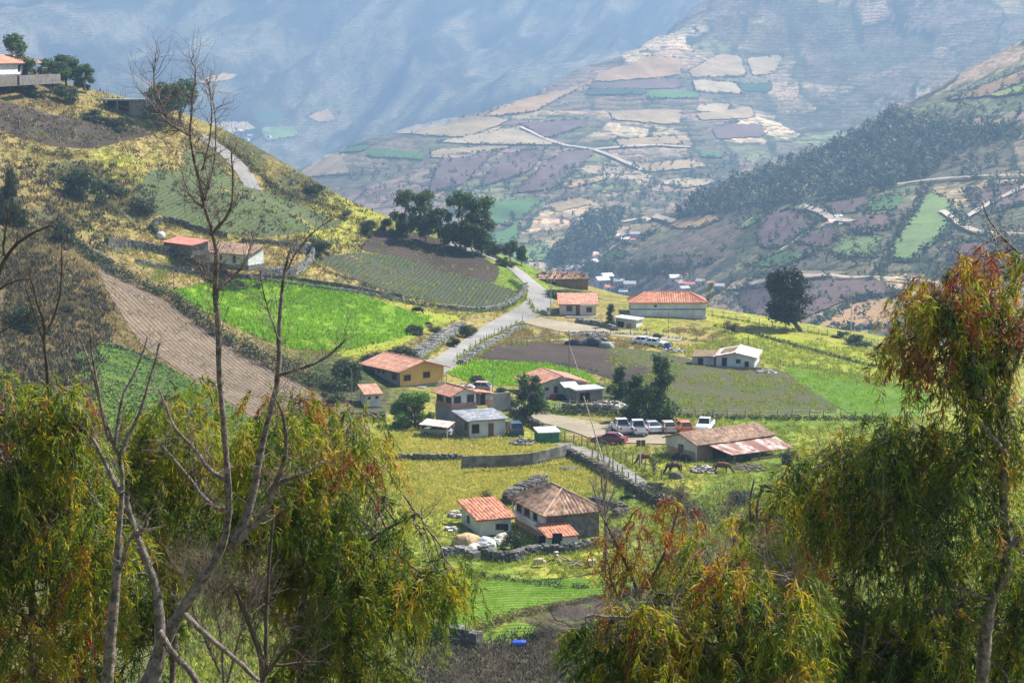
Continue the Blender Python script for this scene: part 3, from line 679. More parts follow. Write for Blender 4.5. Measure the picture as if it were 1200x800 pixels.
euc_tree('large rounded eucalyptus with shining drooping branches at the meadow edge', (350,830), 25,
  [([(355,840),(350,780),(352,720),(365,650),(380,590),(395,530)],6,2.2,1),([(352,720),(400,660),(450,620),(490,600)],4,1.6,-.5),([(360,680),(330,600),(320,540)],3,1.5,.5),([(352,740),(300,700),(290,640)],2.5,1.2,.5)],
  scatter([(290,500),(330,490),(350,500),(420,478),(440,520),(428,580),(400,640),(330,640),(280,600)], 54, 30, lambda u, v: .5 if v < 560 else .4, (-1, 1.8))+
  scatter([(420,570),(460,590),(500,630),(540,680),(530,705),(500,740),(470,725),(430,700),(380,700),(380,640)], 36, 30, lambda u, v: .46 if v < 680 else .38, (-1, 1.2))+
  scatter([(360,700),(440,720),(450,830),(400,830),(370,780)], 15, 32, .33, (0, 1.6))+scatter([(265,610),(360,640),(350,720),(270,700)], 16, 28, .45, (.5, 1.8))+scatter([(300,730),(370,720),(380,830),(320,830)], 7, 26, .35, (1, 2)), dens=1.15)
euc_tree('thin eucalyptus sapling with sparse rusty leaves behind the forked dead tree', (345,820), 30,
  [([(345,820),(345,700),(345,580),(342,500),(350,470)],3,1.2,0)],
  scatter([(305,470),(345,450),(400,470),(400,530),(340,540),(300,510)], 13, 24, .72, (-.6, 1)), dens=.8, spread=.24)
# bare trees
bare_tree('tall dead tree with twisted fine twigs rising over the left hillside', (170,800), 21,
 [([(160,830),(185,760),(215,710),(250,660),(267,625),(268,560),(262,500),(257,440),(256,380),(253,330),(256,298),(249,270),(240,235),(233,195),(225,160),(226,120),(230,85),(222,72)],[11.5,10,9,7.5,5.6,4.9,4.2,3.8,3.5,3.6,3.4,2.8,2.4,2,1.6,1.2,.9,.5],.5,0),
  ([(272,632),(292,600),(305,520),(326,440),(325,370),(334,317),(341,285)],6,1.2,.4),([(326,440),(350,432),(375,425),(395,408),(402,399)],2.6,1,.1),
  ([(272,640),(310,602),(320,570),(336,561),(360,556),(377,543)],5,1.2,-.3),([(316,582),(337,536),(336,492),(325,466)],4,1.2,-.4),
  ([(267,600),(256,594),(240,585),(220,560),(205,540),(187,520)],4.5,1.2,-.5),([(267,566),(253,557),(240,548),(228,525),(204,502),(195,480),(185,458)],3.6,.9,.4),
  ([(222,158),(208,150),(195,140),(180,124),(164,104)],1.6,.6,.3),([(196,140),(186,110),(182,88),(185,68)],1.2,.5,0),([(247,276),(270,252),(273,212),(267,178)],2.4,.7,-.2),
  ([(241,246),(226,235),(216,214),(212,196)],1.8,.6,.2),([(256,340),(282,318),(296,296),(300,270)],2.4,.8,.3),([(254,330),(240,325),(234,310)],2,1,0),([(240,235),(252,200),(256,150),(250,110)],1.6,.5,.2),
  ([(235,200),(246,160),(243,120),(238,95)],1.4,.5,-.2),([(334,318),(350,290),(372,270),(385,262)],1.4,.5,.2),([(329,400),(312,360),(305,320)],1.4,.5,0)],
  tw=640, tl=.4, r_tw=.0055, lvl=2, up=.4, wig=.33)
bare_tree('pale slender dead tree forking low down beside the orange eucalyptus', (127,800), 19,
 [([(124,830),(128,780),(134,700),(139,625),(143,560),(140,530),(132,520),(120,485),(105,430),(92,392)],[8,7.5,7,5,3,2.4,2,1.5,.8],.8,0),([(142,532),(152,510),(165,485),(180,430),(190,402)],3.4,1,.2),([(133,524),(142,465),(160,430),(172,392)],2.6,.8,.3),
  ([(128,515),(115,450),(108,410),(104,380)],2.4,.7,-.2),([(141,668),(150,632),(160,622)],3,1.5,-.2),([(143,578),(134,560),(120,530),(112,515)],5,1.5,.2)],
  tw=80, tl=.36, r_tw=.006, lvl=2)
bare_tree('dark dead tree with a leaning broken trunk in front of the green eucalyptus', (178,800), 20,
 [([(172,840),(184,790),(188,750),(187,715),(180,680),(165,642),(150,608),(146,585)],[11,9,7.5,6.5,5,3.6,3],3,.2),([(160,630),(170,618),(178,610)],3,1.2,0),([(215,720),(240,745),(272,770),(300,800)],4,3,0),([(186,740),(200,765),(230,790),(240,830)],5,4,0)],
  tw=60, tl=.3, r_tw=.005, lvl=2)
bare_tree('small black forked dead tree against the dry left slope', (60,800), 30,
 [([(60,640),(62,520),(60,447),(54,402),(57,385),(45,341),(39,312)],3.6,.7,0),([(57,385),(68,361),(74,310),(76,285)],1.8,.6,.2),([(54,405),(40,370),(30,340)],1.3,.5,0)], tw=46, tl=.5, r_tw=.007, lvl=2, m=m_barkd)
bare_tree('dark multi stemmed bare sapling among the trees at the lower left', (310,830), 22,
 [([(312,840),(311,790),(309,765),(295,725),(285,700),(280,690)],5,2,0),([(311,785),(314,720),(318,640),(322,600)],3.4,1.2,.2),([(311,790),(325,770),(345,745),(352,735)],3,1.2,-.2),([(311,780),(340,780),(362,778)],2.4,1.4,0)],
  tw=90, tl=.5, r_tw=.007, lvl=3, m=m_barkd)
bare_tree('thin grey dry shrub tangle below the tall dead tree', (250,830), 23,
 [([(262,840),(258,760),(250,700),(240,660)],2,.8,0),([(262,820),(280,740),(300,690)],2,.8,0),([(258,790),(230,720),(215,670)],1.6,.8,0)], tw=330, tl=.5, r_tw=.0045, lvl=3)
bare_tree('dry twisted branches at the far left edge over the ploughed slope', (-10,600), 34,
 [([(-30,420),(-12,350),(5,300),(30,275),(62,262)],4,1,0),([(-12,350),(10,330),(40,325)],2,.8,0),([(5,300),(8,268),(14,240)],2,.7,0),([(-20,400),(20,380),(45,360)],1.6,.6,0)], tw=90, tl=.6, r_tw=.007, lvl=2, m=m_barkd)
# right group
euc_tree('tall eucalyptus with a pale trunk and reddish crown at the right edge', (1151,830), 24,
 [([(1148,840),(1152,780),(1157,735),(1160,702),(1178,674),(1181,640),(1176,597),(1179,530),(1175,482)],10,4,.4),([(1175,482),(1181,452),(1195,410),(1205,390)],4,1.4,0),([(1175,482),(1158,470),(1124,449),(1108,420),(1098,400)],3.4,1.2,0),
  ([(1160,702),(1140,694),(1114,685),(1100,678)],2.6,1,0),([(1178,530),(1150,500),(1120,470),(1100,450),(1085,440)],3,1,-.4),([(1225,330),(1200,304),(1178,280),(1162,262),(1148,232)],2.4,.6,0),([(1181,640),(1210,620),(1230,610)],4,2,0)],
  scatter([(1050,340),(1090,312),(1150,296),(1220,285),(1220,400),(1170,440),(1100,440),(1055,400)], 60, 20, .84, (-.9, 1.2), .14)+
  scatter([(1095,345),(1115,345),(1120,385),(1098,390)], 3, 18, .4, (-.8, -.4))+scatter([(1100,370),(1165,360),(1170,470),(1120,470)], 16, 24, .16, (-.6, .6))+
  scatter([(1040,370),(1075,360),(1070,430),(1048,420)], 6, 17, .66, (-.4, .5))+scatter([(1150,420),(1225,410),(1225,680),(1165,660)], 26, 26, .46, (0, 1.5)), dens=.95, spread=.24)
euc_tree('dense weeping eucalyptus with dark hanging curtains left of the pale trunk', (1060,830), 25,
 [([(1065,840),(1060,760),(1062,690),(1070,620),(1080,560),(1085,510)],6,2.2,1),([(1064,680),(1030,600),(1000,540)],3,1.3,0),([(1070,620),(1110,560),(1140,520)],3,1.3,.4)],
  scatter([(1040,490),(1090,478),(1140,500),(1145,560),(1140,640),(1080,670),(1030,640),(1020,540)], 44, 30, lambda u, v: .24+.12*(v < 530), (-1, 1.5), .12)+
  scatter([(950,520),(1000,505),(1040,510),(1030,600),(1010,660),(960,610),(940,560)], 22, 26, .47, (-.5, 1), .1)+
  scatter([(900,545),(960,520),(960,580),(910,570)], 5, 20, .52, (-.5, .5)), dens=1.15, hang=1.0)
euc_tree('low orange and green eucalyptus at the bottom right of centre', (850,830), 22,
 [([(870,840),(860,780),(850,720),(830,680)],5,2,.5),([(860,780),(800,740),(760,725),(690,722)],3,1.2,-.5),([(855,750),(900,690),(930,660)],3,1.2,0)],
  scatter([(800,645),(850,630),(900,640),(950,650),(970,690),(960,830),(760,830),(770,740)], 84, 28, lambda u, v: .62 if v < 690 else .42, (-.8, 1.4), .12)+
  scatter([(670,710),(720,700),(770,715),(770,780),(740,830),(700,790),(665,745)], 32, 24, lambda u, v: .6 if v < 740 else .42, (-.6, .8), .1), dens=1.1)
euc_tree('yellow green eucalyptus thicket in front of the rusty roofed farmhouse', (900,830), 32,
 [([(900,840),(895,740),(890,660),(884,600),(890,570)],3.5,1.2,0),([(884,620),(878,590),(885,560)],2,1,0)],
  scatter([(862,610),(890,590),(940,570),(975,585),(985,640),(930,660),(880,650)], 36, 22, .54, (-1, 1), .08), dens=.75, leaf=.13)
euc_tree('dark green eucalyptus undergrowth below the pale trunk at the right', (1000,830), 25,
 [([(1010,840),(1008,780),(1015,720)],4,2,0),([(1010,790),(1060,740),(1100,720)],3,1.5,0)],
  scatter([(960,670),(1010,700),(1130,690),(1145,830),(960,830)], 62, 30, lambda u, v: .42 if v < 740 else .3, (-.5, 2), .12)+scatter([(1165,690),(1225,640),(1225,830),(1170,830)], 28, 28, .34, (-.3, 1.5), .12), dens=1.1)
bare_tree('thin drooping red leaved sapling beside the tiled farm roof', (735,830), 27,
 [([(740,840),(742,760),(748,700),(735,660),(722,640),(712,620),(700,600)],3.4,.9,0),([(748,700),(775,660),(790,620),(795,590)],2.6,.8,.2),([(745,690),(770,690),(800,670)],2,.8,0),([(742,730),(715,690),(708,660)],1.6,.7,0)], tw=300, tl=.55, r_tw=.005, lvl=2,
  clumps=[(745,615,15,0,.98),(805,600,15,.2,.95),(770,655,18,.1,.95),(820,620,16,.4,.9),(740,675,16,0,.9),(810,660,18,.3,.9),(725,690,14,0,.86),(760,600,14,0,.95),(790,590,13,0,.95),(735,640,14,0,.85),(722,650,14,0,.8),(775,625,16,0,.92),(750,670,18,0,.8),(780,660,18,0,.82),(800,630,15,.3,.85),(765,700,18,.3,.75),(712,630,10,0,.8),(795,700,18,.2,.7)], name='sapling', cat='sapling')
bare_tree('grey twiggy bare shrub between the right hand eucalyptus trees', (985,830), 28,
 [([(980,840),(975,740),(965,690),(955,640)],3,1,0),([(976,740),(1000,690),(1010,650)],2.4,.8,0),([(965,690),(930,680),(915,660),(905,640)],2,.7,0)], tw=230, tl=.6, r_tw=.0055, lvl=3)
bare_tree('bare twig tangle at the bottom right under the yellow thicket', (870,700), 40,
 [([(868,760),(866,690),(860,640),(850,600)],2,.6,0),([(868,720),(830,660),(815,620)],2,.6,0),([(866,700),(900,640),(910,600)],2,.6,0)], tw=200, tl=.9, r_tw=.009, lvl=3)
bare_tree('leafless twig thicket growing at the foot of the ploughed patch', (640,830), 60,
 [([(650,860),(648,820),(640,780),(645,755)],1,.4,0),([(650,850),(690,800),(720,775)],1,.4,0),([(648,840),(600,805),(585,785)],1,.4,0),([(640,840),(560,810),(540,790)],1,.4,0)], tw=330, tl=.9, r_tw=.009, lvl=3)
bare_tree('small bare tree standing behind the hip roofed farmhouse', (708,625), 195,
 [([(710,628),(708,610),(707,590),(704,570),(702,552)],2.2,.6,0),([(708,605),(716,585),(722,565)],1.4,.5,0),([(708,608),(699,588),(695,568)],1.4,.5,0),([(707,590),(711,570),(713,550)],1.2,.5,0)], tw=80, tl=1.7, r_tw=.035, lvl=2, up=.6)
# fallen sticks
st = MB(); limb(st, [(468,795),(480,775),(493,762),(498,752),(515,750),(541,748)], 70, 2.2, .8); limb(st, [(480,795),(500,780),(520,775)], 70, 1.2, .6); limb(st, [(498,752),(500,738),(505,730)], 70, 1, .5)
# ------------------------------------------------ building kit
def tile_mat(name, ramp, rough=.85, metal=0., moss=None, mossp=(.55,.7), spec=.3):
    m = bpy.data.materials.new(name); m.use_nodes = True; nt = m.node_tree; N = nt.nodes; L = nt.links
    b = N['Principled BSDF']; b.inputs['Roughness'].default_value = rough; b.inputs['Metallic'].default_value = metal; b.inputs['Specular IOR Level'].default_value = spec
    at = N.new('ShaderNodeAttribute'); at.attribute_name = 'tone'; r = N.new('ShaderNodeValToRGB'); e = r.color_ramp.elements
    e[0].color = (*ramp[0], 1); e[1].color = (*ramp[-1], 1)
    for i, c in enumerate(ramp[1:-1]): q = e.new((i+1)/(len(ramp)-1)); q.color = (*c, 1)
    L.new(at.outputs['Fac'], r.inputs['Fac']); out = r.outputs['Color']
    tc = N.new('ShaderNodeNewGeometry'); no = N.new('ShaderNodeTexNoise'); no.inputs['Scale'].default_value = .9; no.inputs['Detail'].default_value = 7; no.inputs['Roughness'].default_value = .7
    L.new(tc.outputs['Position'], no.inputs['Vector'])
    mr = N.new('ShaderNodeMapRange'); mr.inputs[1].default_value = mossp[0]; mr.inputs[2].default_value = mossp[1]; L.new(no.outputs['Fac'], mr.inputs[0])
    x = N.new('ShaderNodeMix'); x.data_type = 'RGBA'; L.new(mr.outputs[0], x.inputs[0]); L.new(out, x.inputs[6]); x.inputs[7].default_value = (*(moss or (.12,.08,.06)), 1)
    L.new(x.outputs[2], b.inputs['Base Color']); return m
t_new = tile_mat('orange_clay_tile', [(.32,.14,.09),(.47,.23,.155),(.60,.36,.26)], moss=(.29,.15,.10), mossp=(.47,.7))
t_old = tile_mat('aged_clay_tile', [(.13,.085,.06),(.30,.18,.12),(.46,.31,.21)], moss=(.10,.08,.06), mossp=(.5,.66))
t_mid = tile_mat('weathered_red_tile', [(.30,.12,.075),(.48,.19,.11),(.58,.29,.18)], moss=(.2,.11,.08), mossp=(.5,.7))
t_rust = tile_mat('rusty_corrugated_iron', [(.16,.075,.055),(.32,.18,.14),(.60,.56,.56)], .6, .2, moss=(.22,.10,.07), mossp=(.45,.6))
t_zinc = tile_mat('pale_corrugated_zinc', [(.5,.5,.52),(.64,.64,.66),(.75,.74,.75)], .5, .2, moss=(.42,.36,.32), mossp=(.58,.7))
t_grey = tile_mat('dark_grey_roof_sheet', [(.13,.14,.16),(.2,.21,.24),(.3,.31,.33)], .7, 0, moss=(.42,.41,.41), mossp=(.56,.68))
t_pink = tile_mat('faded_pink_roof_sheet', [(.5,.36,.33),(.62,.48,.44),(.72,.6,.56)], .7, 0, moss=(.32,.2,.14), mossp=(.5,.62))
t_moss = tile_mat('brown_mossy_sheet', [(.15,.10,.06),(.2,.14,.08),(.26,.19,.11)], .9)
w_yel = mat('yellow_ochre_plaster', (.68,.42,.12), .9, .12, .5, bump=.1, col2=(.6,.36,.10))
w_grey = mat('bare_grey_render', (.40,.38,.37), .95, .2, .7, bump=.15, col2=(.30,.28,.27))
w_white = mat('white_lime_plaster', (.74,.73,.72), .9, .1, .45, bump=.1, col2=(.50,.475,.44))
w_pale = mat('pale_stained_shaded_plaster', (.60,.59,.58), .9, .15, .8, bump=.1, col2=(.42,.40,.38))  # stained white; also paints shade on the outhouse's left wall
w_cream = mat('cream_plaster', (.62,.54,.42), .9, .1, .6, bump=.1, col2=(.52,.44,.34))
w_adobe = mat('brown_adobe', (.27,.17,.10), .95, .2, .9, bump=.4, col2=(.17,.11,.075))
w_adobel = mat('orange_adobe', (.50,.31,.20), .95, .2, .9, bump=.3, col2=(.38,.22,.14))
w_pink = mat('dusty_pink_brick', (.52,.28,.22), .95, .15, 1.2, bump=.2, col2=(.42,.22,.17))
w_stone = mat('dark_field_stone', (.20,.18,.165), .95, .3, 1.7, bump=.8, col2=(.07,.062,.055))
w_conc = mat('raw_concrete', (.30,.29,.28), .95, .2, .8, bump=.2, col2=(.2,.19,.18))
w_green = mat('green_painted_board', (.035,.17,.10), .7, .15, .8)
w_teal = mat('grey_blue_plaster', (.36,.40,.44), .9, .1, .8, col2=(.28,.31,.34))
w_blue = mat('blue_paint_band', (.07,.22,.46), .8, .1, .8)
k_dark = mat('dark_window_glass', (.02,.022,.03), .2, .2, 2, spec=.5)
k_hole = mat('opening_shade', (.012,.011,.01), .95, .1, 2)  # near-black panels paint in the shade inside openings
k_frame = mat('brown_wood_frame', (.16,.085,.05), .8, .2, 3)
k_wframe = mat('white_window_frame', (.7,.7,.7), .7, .1, 3)
k_door = mat('reddish_wood_door', (.26,.10,.055), .7, .2, 2)
k_wood = mat('weathered_wood', (.24,.19,.15), .9, .2, 6, bump=.3, col2=(.13,.10,.08))
k_pale = mat('pale_peeled_pole', (.5,.46,.40), .85, .15, 4)
k_metal = mat('grey_metal', (.35,.35,.36), .5, .15, 3, metal=.6)

def slope(mb, c, period=.3, amp=.05, th=.1, courses=.4, tv=.3, miss=0.):
    """a corrugated roof slope; c = eave left, eave right, ridge right, ridge left (seen from outside)"""
    a, b, d, e = [np.array(q, float) for q in c]
    nrm = np.cross(b-a, e-a) if np.linalg.norm(e-d) > .01 else np.cross(b-a, d-a); nrm = unit(nrm)
    if nrm[2] < 0: nrm = -nrm
    Lw = max(np.linalg.norm(b-a), np.linalg.norm(d-e)); nx = max(2, int(Lw/period*4)); ny = max(2, int(np.linalg.norm((e+d)/2-(a+b)/2)/courses))
    s = np.linspace(0, 1, nx+1); t = np.linspace(0, 1, ny+1)
    S_, T_ = np.meshgrid(s, t)
    p = ((a*(1-S_[..., None])+b*S_[..., None])*(1-T_[..., None])+(e*(1-S_[..., None])+d*S_[..., None])*T_[..., None])
    lat = ((p-a)@unit(b-a))/period
    h = amp*np.abs(np.sin(lat*math.pi))+.02*nr.randn(ny+1, 1)+.012*nr.randn(ny+1, nx+1)
    p = p+nrm*h[..., None]
    I = np.arange((nx+1)*(ny+1)).reshape(ny+1, nx+1)
    Q = np.stack([I[:-1, :-1], I[:-1, 1:], I[1:, 1:], I[1:, :-1]], -1).reshape(-1, 4)
    col = np.floor(lat).astype(int); rw = (T_*ny).astype(int)
    tone = np.clip(.5+tv*(nr.rand(4096)[(col*57+rw*131) & 4095]-.5)*2, 0, 1)
    mb.add(p.reshape(-1, 3), Q, None, tone.ravel())
    dn = -nrm*th; V = [a, b, d, e, a+dn, b+dn, d+dn, e+dn]
    mb.add(V, [(4,7,6,5),(0,4,5,1),(1,5,6,2),(2,6,7,3),(3,7,4,0)], None, .25)
def ridge(mb, a, b, r=.11, tone=.7):
    mb.tube([a, b], r, 6, tone)
def opening(parent, wall, pos, z, w, h, kind='window', L=None, frame=None, pane=None, sc=1):
    """a framed opening standing just proud of a wall; wall 'x' = the face y=0, 'y' = the face x=0"""
    f = MB(); t = .07; d = .05
    bars = [((pos, z), (w+2*t, t)), ((pos, z+h), (w+2*t, t)), ((pos-w/2, z+h/2), (t, h)), ((pos+w/2, z+h/2), (t, h))]
    if kind == 'window' and w > .8: bars.append(((pos, z+h/2), (t*.8, h)))
    for (p, zz), (bw, bh) in bars:
        if wall == 'x': f.box((p, -d, zz), (bw, .09, bh))
        else: f.box((-d, p, zz), (.09, bw, bh))
    m = MB(); zz = z+h/2
    if wall == 'x': m.box((pos, -.012, zz), (w, .03, h))
    else: m.box((-.012, pos, zz), (.03, w, h))
    o = m.build(kind, pane or (k_dark if kind == 'window' else k_door), parent)
    f.build('frame', frame or k_frame, o)
    if kind == 'door': 
        q = MB(); q.box((pos+w*.35, -.05, z+h*.48) if wall == 'x' else (-.05, pos+w*.35, z+h*.48), (.06, .06, .12)); q.build('handle', k_metal, o)
    return o
def onplane(u, v, z0):
    a, b = slopes(u, v); Y = (z0-CAMZ)/b; return np.array([float(a*Y), float(Y), z0])
def house(name, label, pc, pr, pl, h, kind='gable_y', rise=1., over=.5, roofm=None, wallm=None, wallm2=None, ops=(), z0=None, Y=None, found=1.2, period=.3, amp=.05, cat='house',
          group=None, foundm=None, wx=None, wy=None, roof_th=.12, courses=.4, over_y=None, tv=.35):
    if z0 is None:
        if Y: c = P(*pc, Y)
        else: c = G(*pc)[0]
    else: c = onplane(*pc, z0)
    z = float(c[2]); r = onplane(*pr, z)-c; l = onplane(*pl, z)-c
    ang = math.atan2(r[1], r[0]); wx = wx or float(np.hypot(*r[:2])); 
    if wy is None: wy = float(abs(l[:2]@np.array([-math.sin(ang), math.cos(ang)])))
    e = empty(name, c, ang, label, cat, group)
    H = h; W = wx; D = wy; o = over; oy = over_y if over_y is not None else over
    V = [(0,0,0),(W,0,0),(W,D,0),(0,D,0),(0,0,H),(W,0,H),(W,D,H),(0,D,H)]
    F_ = [(0,1,5,4),(1,2,6,5),(2,3,7,6),(3,0,4,7)]; mi = [0,1,0,1]
    if kind == 'gable_y':      # ridge runs away along y, gable over the x wall
        V += [(W/2,0,H+rise),(W/2,D,H+rise)]; F_[0] = (0,1,5,8,4); F_[2] = (2,3,7,9,6)
    if kind == 'gable_x':
        V += [(0,D/2,H+rise),(W,D/2,H+rise)]; F_[1] = (1,2,6,9,5); F_[3] = (3,0,4,8,7)
    if kind == 'shed': V[6] = (W,D,H+rise); V[7] = (0,D,H+rise)
    if kind == 'shed_x': V[4] = (0,0,H+rise); V[7] = (0,D,H+rise)
    F_ += [(0,3,2,1)]; mi += [0]
    if kind in ('shed','shed_x','flat'): F_ += [(4,5,6,7)]; mi += [0]
    mesh_np('wall', V, F_, parent=e, mats=[wallm, wallm2 or wallm], midx=mi)
    if found:
        fb = MB(); g = .12; fb.box((W/2, D/2, -found/2-.01), (W+2*g, D+2*g, found)); fb.build('foundation', foundm or w_stone, e)
    R = MB(); k = rise/(W/2) if kind == 'gable_y' else rise/(D/2); e0 = .05
    if kind == 'gable_y':
        zo = H-o*k+e0; zr = H+rise+e0
        slope(R, [(-o,D+oy,zo),(-o,-oy,zo),(W/2,-oy,zr),(W/2,D+oy,zr)], period, amp, roof_th, courses, tv); slope(R, [(W+o,-oy,zo),(W+o,D+oy,zo),(W/2,D+oy,zr),(W/2,-oy,zr)], period, amp, roof_th, courses, tv)
        ridge(R, (W/2,-oy,zr+.04), (W/2,D+oy,zr+.04))
    elif kind == 'gable_x':
        zo = H-o*k+e0; zr = H+rise+e0
        slope(R, [(-oy,-o,zo),(W+oy,-o,zo),(W+oy,D/2,zr),(-oy,D/2,zr)], period, amp, roof_th, courses, tv); slope(R, [(W+oy,D+o,zo),(-oy,D+o,zo),(-oy,D/2,zr),(W+oy,D/2,zr)], period, amp, roof_th, courses, tv)
        ridge(R, (-oy,D/2,zr+.04), (W+oy,D/2,zr+.04))
    elif kind == 'shed':
        kk = rise/D; slope(R, [(-oy,-o,H-o*kk+e0),(W+oy,-o,H-o*kk+e0),(W+oy,D+o,H+rise+o*kk+e0),(-oy,D+o,H+rise+o*kk+e0)], period, amp, roof_th, courses, tv)
    elif kind == 'shed_x':
        kk = rise/W; slope(R, [(W+o,-oy,H-o*kk+e0),(W+o,D+oy,H-o*kk+e0),(-o,D+oy,H+rise+o*kk+e0),(-o,-oy,H+rise+o*kk+e0)], period, amp, roof_th, courses, tv)
    elif kind == 'hip':
        zo = H-.1; zr = H+rise; q = min(W, D)/2*.95
        A = (W/2, D/2, zr) if W < D else (q, D/2, zr); 
        if W >= D: r1 = (q, D/2, zr); r2 = (W-q, D/2, zr); c4 = [(-o,-o,zo),(W+o,-o,zo),(W+o,D+o,zo),(-o,D+o,zo)]; S4 = [(c4[0],c4[1],r2,r1),(c4[1],c4[2],r2,r2),(c4[2],c4[3],r1,r2),(c4[3],c4[0],r1,r1)]
        else: r1 = (W/2, q, zr); r2 = (W/2, D-q, zr); c4 = [(-o,-o,zo),(W+o,-o,zo),(W+o,D+o,zo),(-o,D+o,zo)]; S4 = [(c4[0],c4[1],r1,r1),(c4[1],c4[2],r2,r1),(c4[2],c4[3],r2,r2),(c4[3],c4[0],r1,r2)]
        for s in S4: slope(R, s, period, amp, roof_th, courses, tv)
        for a, b in ((r1,r2),(c4[0],r1),(c4[3],r1 if W >= D else r2),(c4[1],r2 if W >= D else r1),(c4[2],r2)): ridge(R, np.array(a)+(0,0,.05), np.array(b)+(0,0,.05), .12, .9)
    elif kind == 'flat':
        R.box((W/2, D/2, H+.12), (W+2*o, D+2*o, .2), tone=.5)
    R.build('roof', roofm, e)
    for op in ops:
        wl, fr, z_, w_, h_, kd = op[:6]
        opening(e, wl, fr*(W if wl == 'x' else D), z_, w_, h_, kd, pane=op[6] if len(op) > 6 else None, frame=op[7] if len(op) > 7 else None)
    e['_w'] = W; e['_d'] = D
    return e, W, D
def part(parent, name, m, boxes):
    b = MB()
    for q in boxes: b.box(*q)
    return b.build(name, m, parent)

# ------------------------------------------------ the houses
h1, W, D = house('house', 'long house with one ochre yellow gable wall and a wide orange tiled roof', (469,453), (520,447), (424.5,444), 2.4, 'gable_y', 1.15, .75, t_new, w_yel, w_grey,
  [('y',.16,.9,1.1,.8,'window'),('y',.8,.9,1.1,.8,'window'),('y',.47,1.4,.45,.4,'window'),('y',.6,1.4,.45,.4,'window'),('x',.16,.8,1.1,.8,'window'),('x',.6,.9,1.1,.85,'window')], found=2.5, foundm=w_conc, tv=.42)
part(h1, 'terrace_rail', k_wood, [((W*.9,-.5,.5),(.06,.06,1)),((W*.9+.9,-.5,.5),(.06,.06,1)),((W*.9+.45,-.5,.95),(1,.05,.05))])
house('outbuilding', 'small white cube outhouse with an orange lean-to roof on a stone base', (428.5,477), (446,476), (416.6,473), 1.85, 'shed', .75, .3, t_new, w_white, w_pale,  # left wall a duller white, its shade painted into the plaster
  [('x',.25,1.1,.3,.3,'window'),('x',.75,1.15,.3,.3,'window')], found=2.0, cat='outhouse')
h3, W, D = house('house', 'upper house with orange roof and walls half white half dusty pink brick', (529.5,479), (558,476), (504,474.5), 1.9, 'gable_y', .75, .55, t_new, w_white, w_pale,
  [('x',.22,.75,1.0,.85,'window'),('x',.76,.35,.95,1.3,'window'),('y',.18,.7,1.3,.8,'window'),('y',.72,.7,1.5,.8,'window')], z0=2.6, found=2.6, foundm=w_teal, tv=.42)
part(h3, 'brick_band', w_pink, [((W/2,-.05,.33),(W+.1,.06,.66)),((-.05,D/2,.33),(.06,D+.1,.66))])
an = MB(); slope(an, [(W+3.0,-.4,1.55),(W+3.0,D*.6,1.55),(W-.3,D*.6,2.15),(W-.3,-.4,2.15)]); an.build('annex_roof', t_new, h3)
part(h3, 'annex_wall', w_pale, [((W+1.7,1.6,.75),(2.2,2.6,1.5))]); part(h3, 'annex_brick', w_pink, [((W+2.1,.26,.33),(1.3,.06,.66))])
opening(h3, 'x', W+1.0, .1, .7, 1.5, 'door', pane=k_hole)
part(h3, 'side_wall', w_conc, [((W+4.6,1.6,0),(3.6,.2,2.4))])
dish = MB(); dish.tube([(W*.98,.8,2.6),(W*.98,.7,2.75)], [.34,.1], 10); dish.tube([(W*.98,.8,2.0),(W*.98,.8,2.6)], .03, 5); dish.build('satellite_dish', w_white, h3)
h4, W, D = house('house', 'low white house with a flat grey roof and a reddish door beside the carport', (550,513.5), (592,510.5), (521,502), 2.35, 'shed', .35, .45, t_grey, w_white, w_conc,
  [('x',.17,.65,.95,1.15,'window',k_hole),('x',.6,.02,.62,1.75,'door'),('y',.22,.9,.7,1.0,'window')], found=.6, period=.9, amp=.02, wy=5.6, tv=.5)
part(h4, 'porch_slab', w_pale, [((W*.75,-1.0,-.1),(4.2,2.2,.16))])
h5, W, D = house('house', 'white gabled house with an orange roof between the small tree and the bright grass strip', (629,467), (687,463.5), (614,457), 2.1, 'gable_y', 1.0, .7, t_new, w_pale, w_pale,
  [('x',.2,1.15,.5,.4,'window'),('x',.38,.75,.5,.9,'window')], found=1.5, foundm=w_adobe, over_y=.5, tv=.42)
lz = MB(); slope(lz, [(W*.45,-2.2,1.75),(W*.45+2.4,-2.2,1.75),(W*.45+2.2,0,2.55),(W*.45-.2,0,2.55)], .25, .04, .05); lz.build('lean_to_roof', t_zinc, h5)
part(h5, 'lean_to_wall', w_teal, [((W*.45+1.5,-1.1,.85),(1.9,1.9,1.7))]); part(h5, 'red_water_drum', mat('red_plastic', (.5,.03,.03), .5, .1, 3), [((W*.3,-.6,.25),(.7,.6,.7))])
part(h5, 'rear_wall', w_pink, [((W*.86,-.06,1.6),(1.0,.1,.6))])
house('stall', 'grey block store with a cluttered white flat roof beside the white gabled house', (676,472), (706,470), (670,466), 1.75, 'flat', 0, .3, t_zinc, w_conc, w_conc, [('x',.3,.1,1.6,1.3,'window',k_hole)], found=.8, wy=3.2, cat='shed')
h6, W, D = house('barn', 'long brown adobe barn with a broken old tile roof above the cream house', (689,340.5), (697,336.5), (629.5,334), 2.6, 'gable_x', 1.3, .35, t_old, w_adobe, w_adobe, [], Y=424, found=1.5, period=.4, amp=.08, tv=.5, cat='barn', wx=4.6) if False else (None, 0, 0)
c0 = P(689,340.5,424)
h6 = empty('barn', c0, math.radians(8), 'long brown adobe barn with a broken old tile roof above the cream house', 'barn')
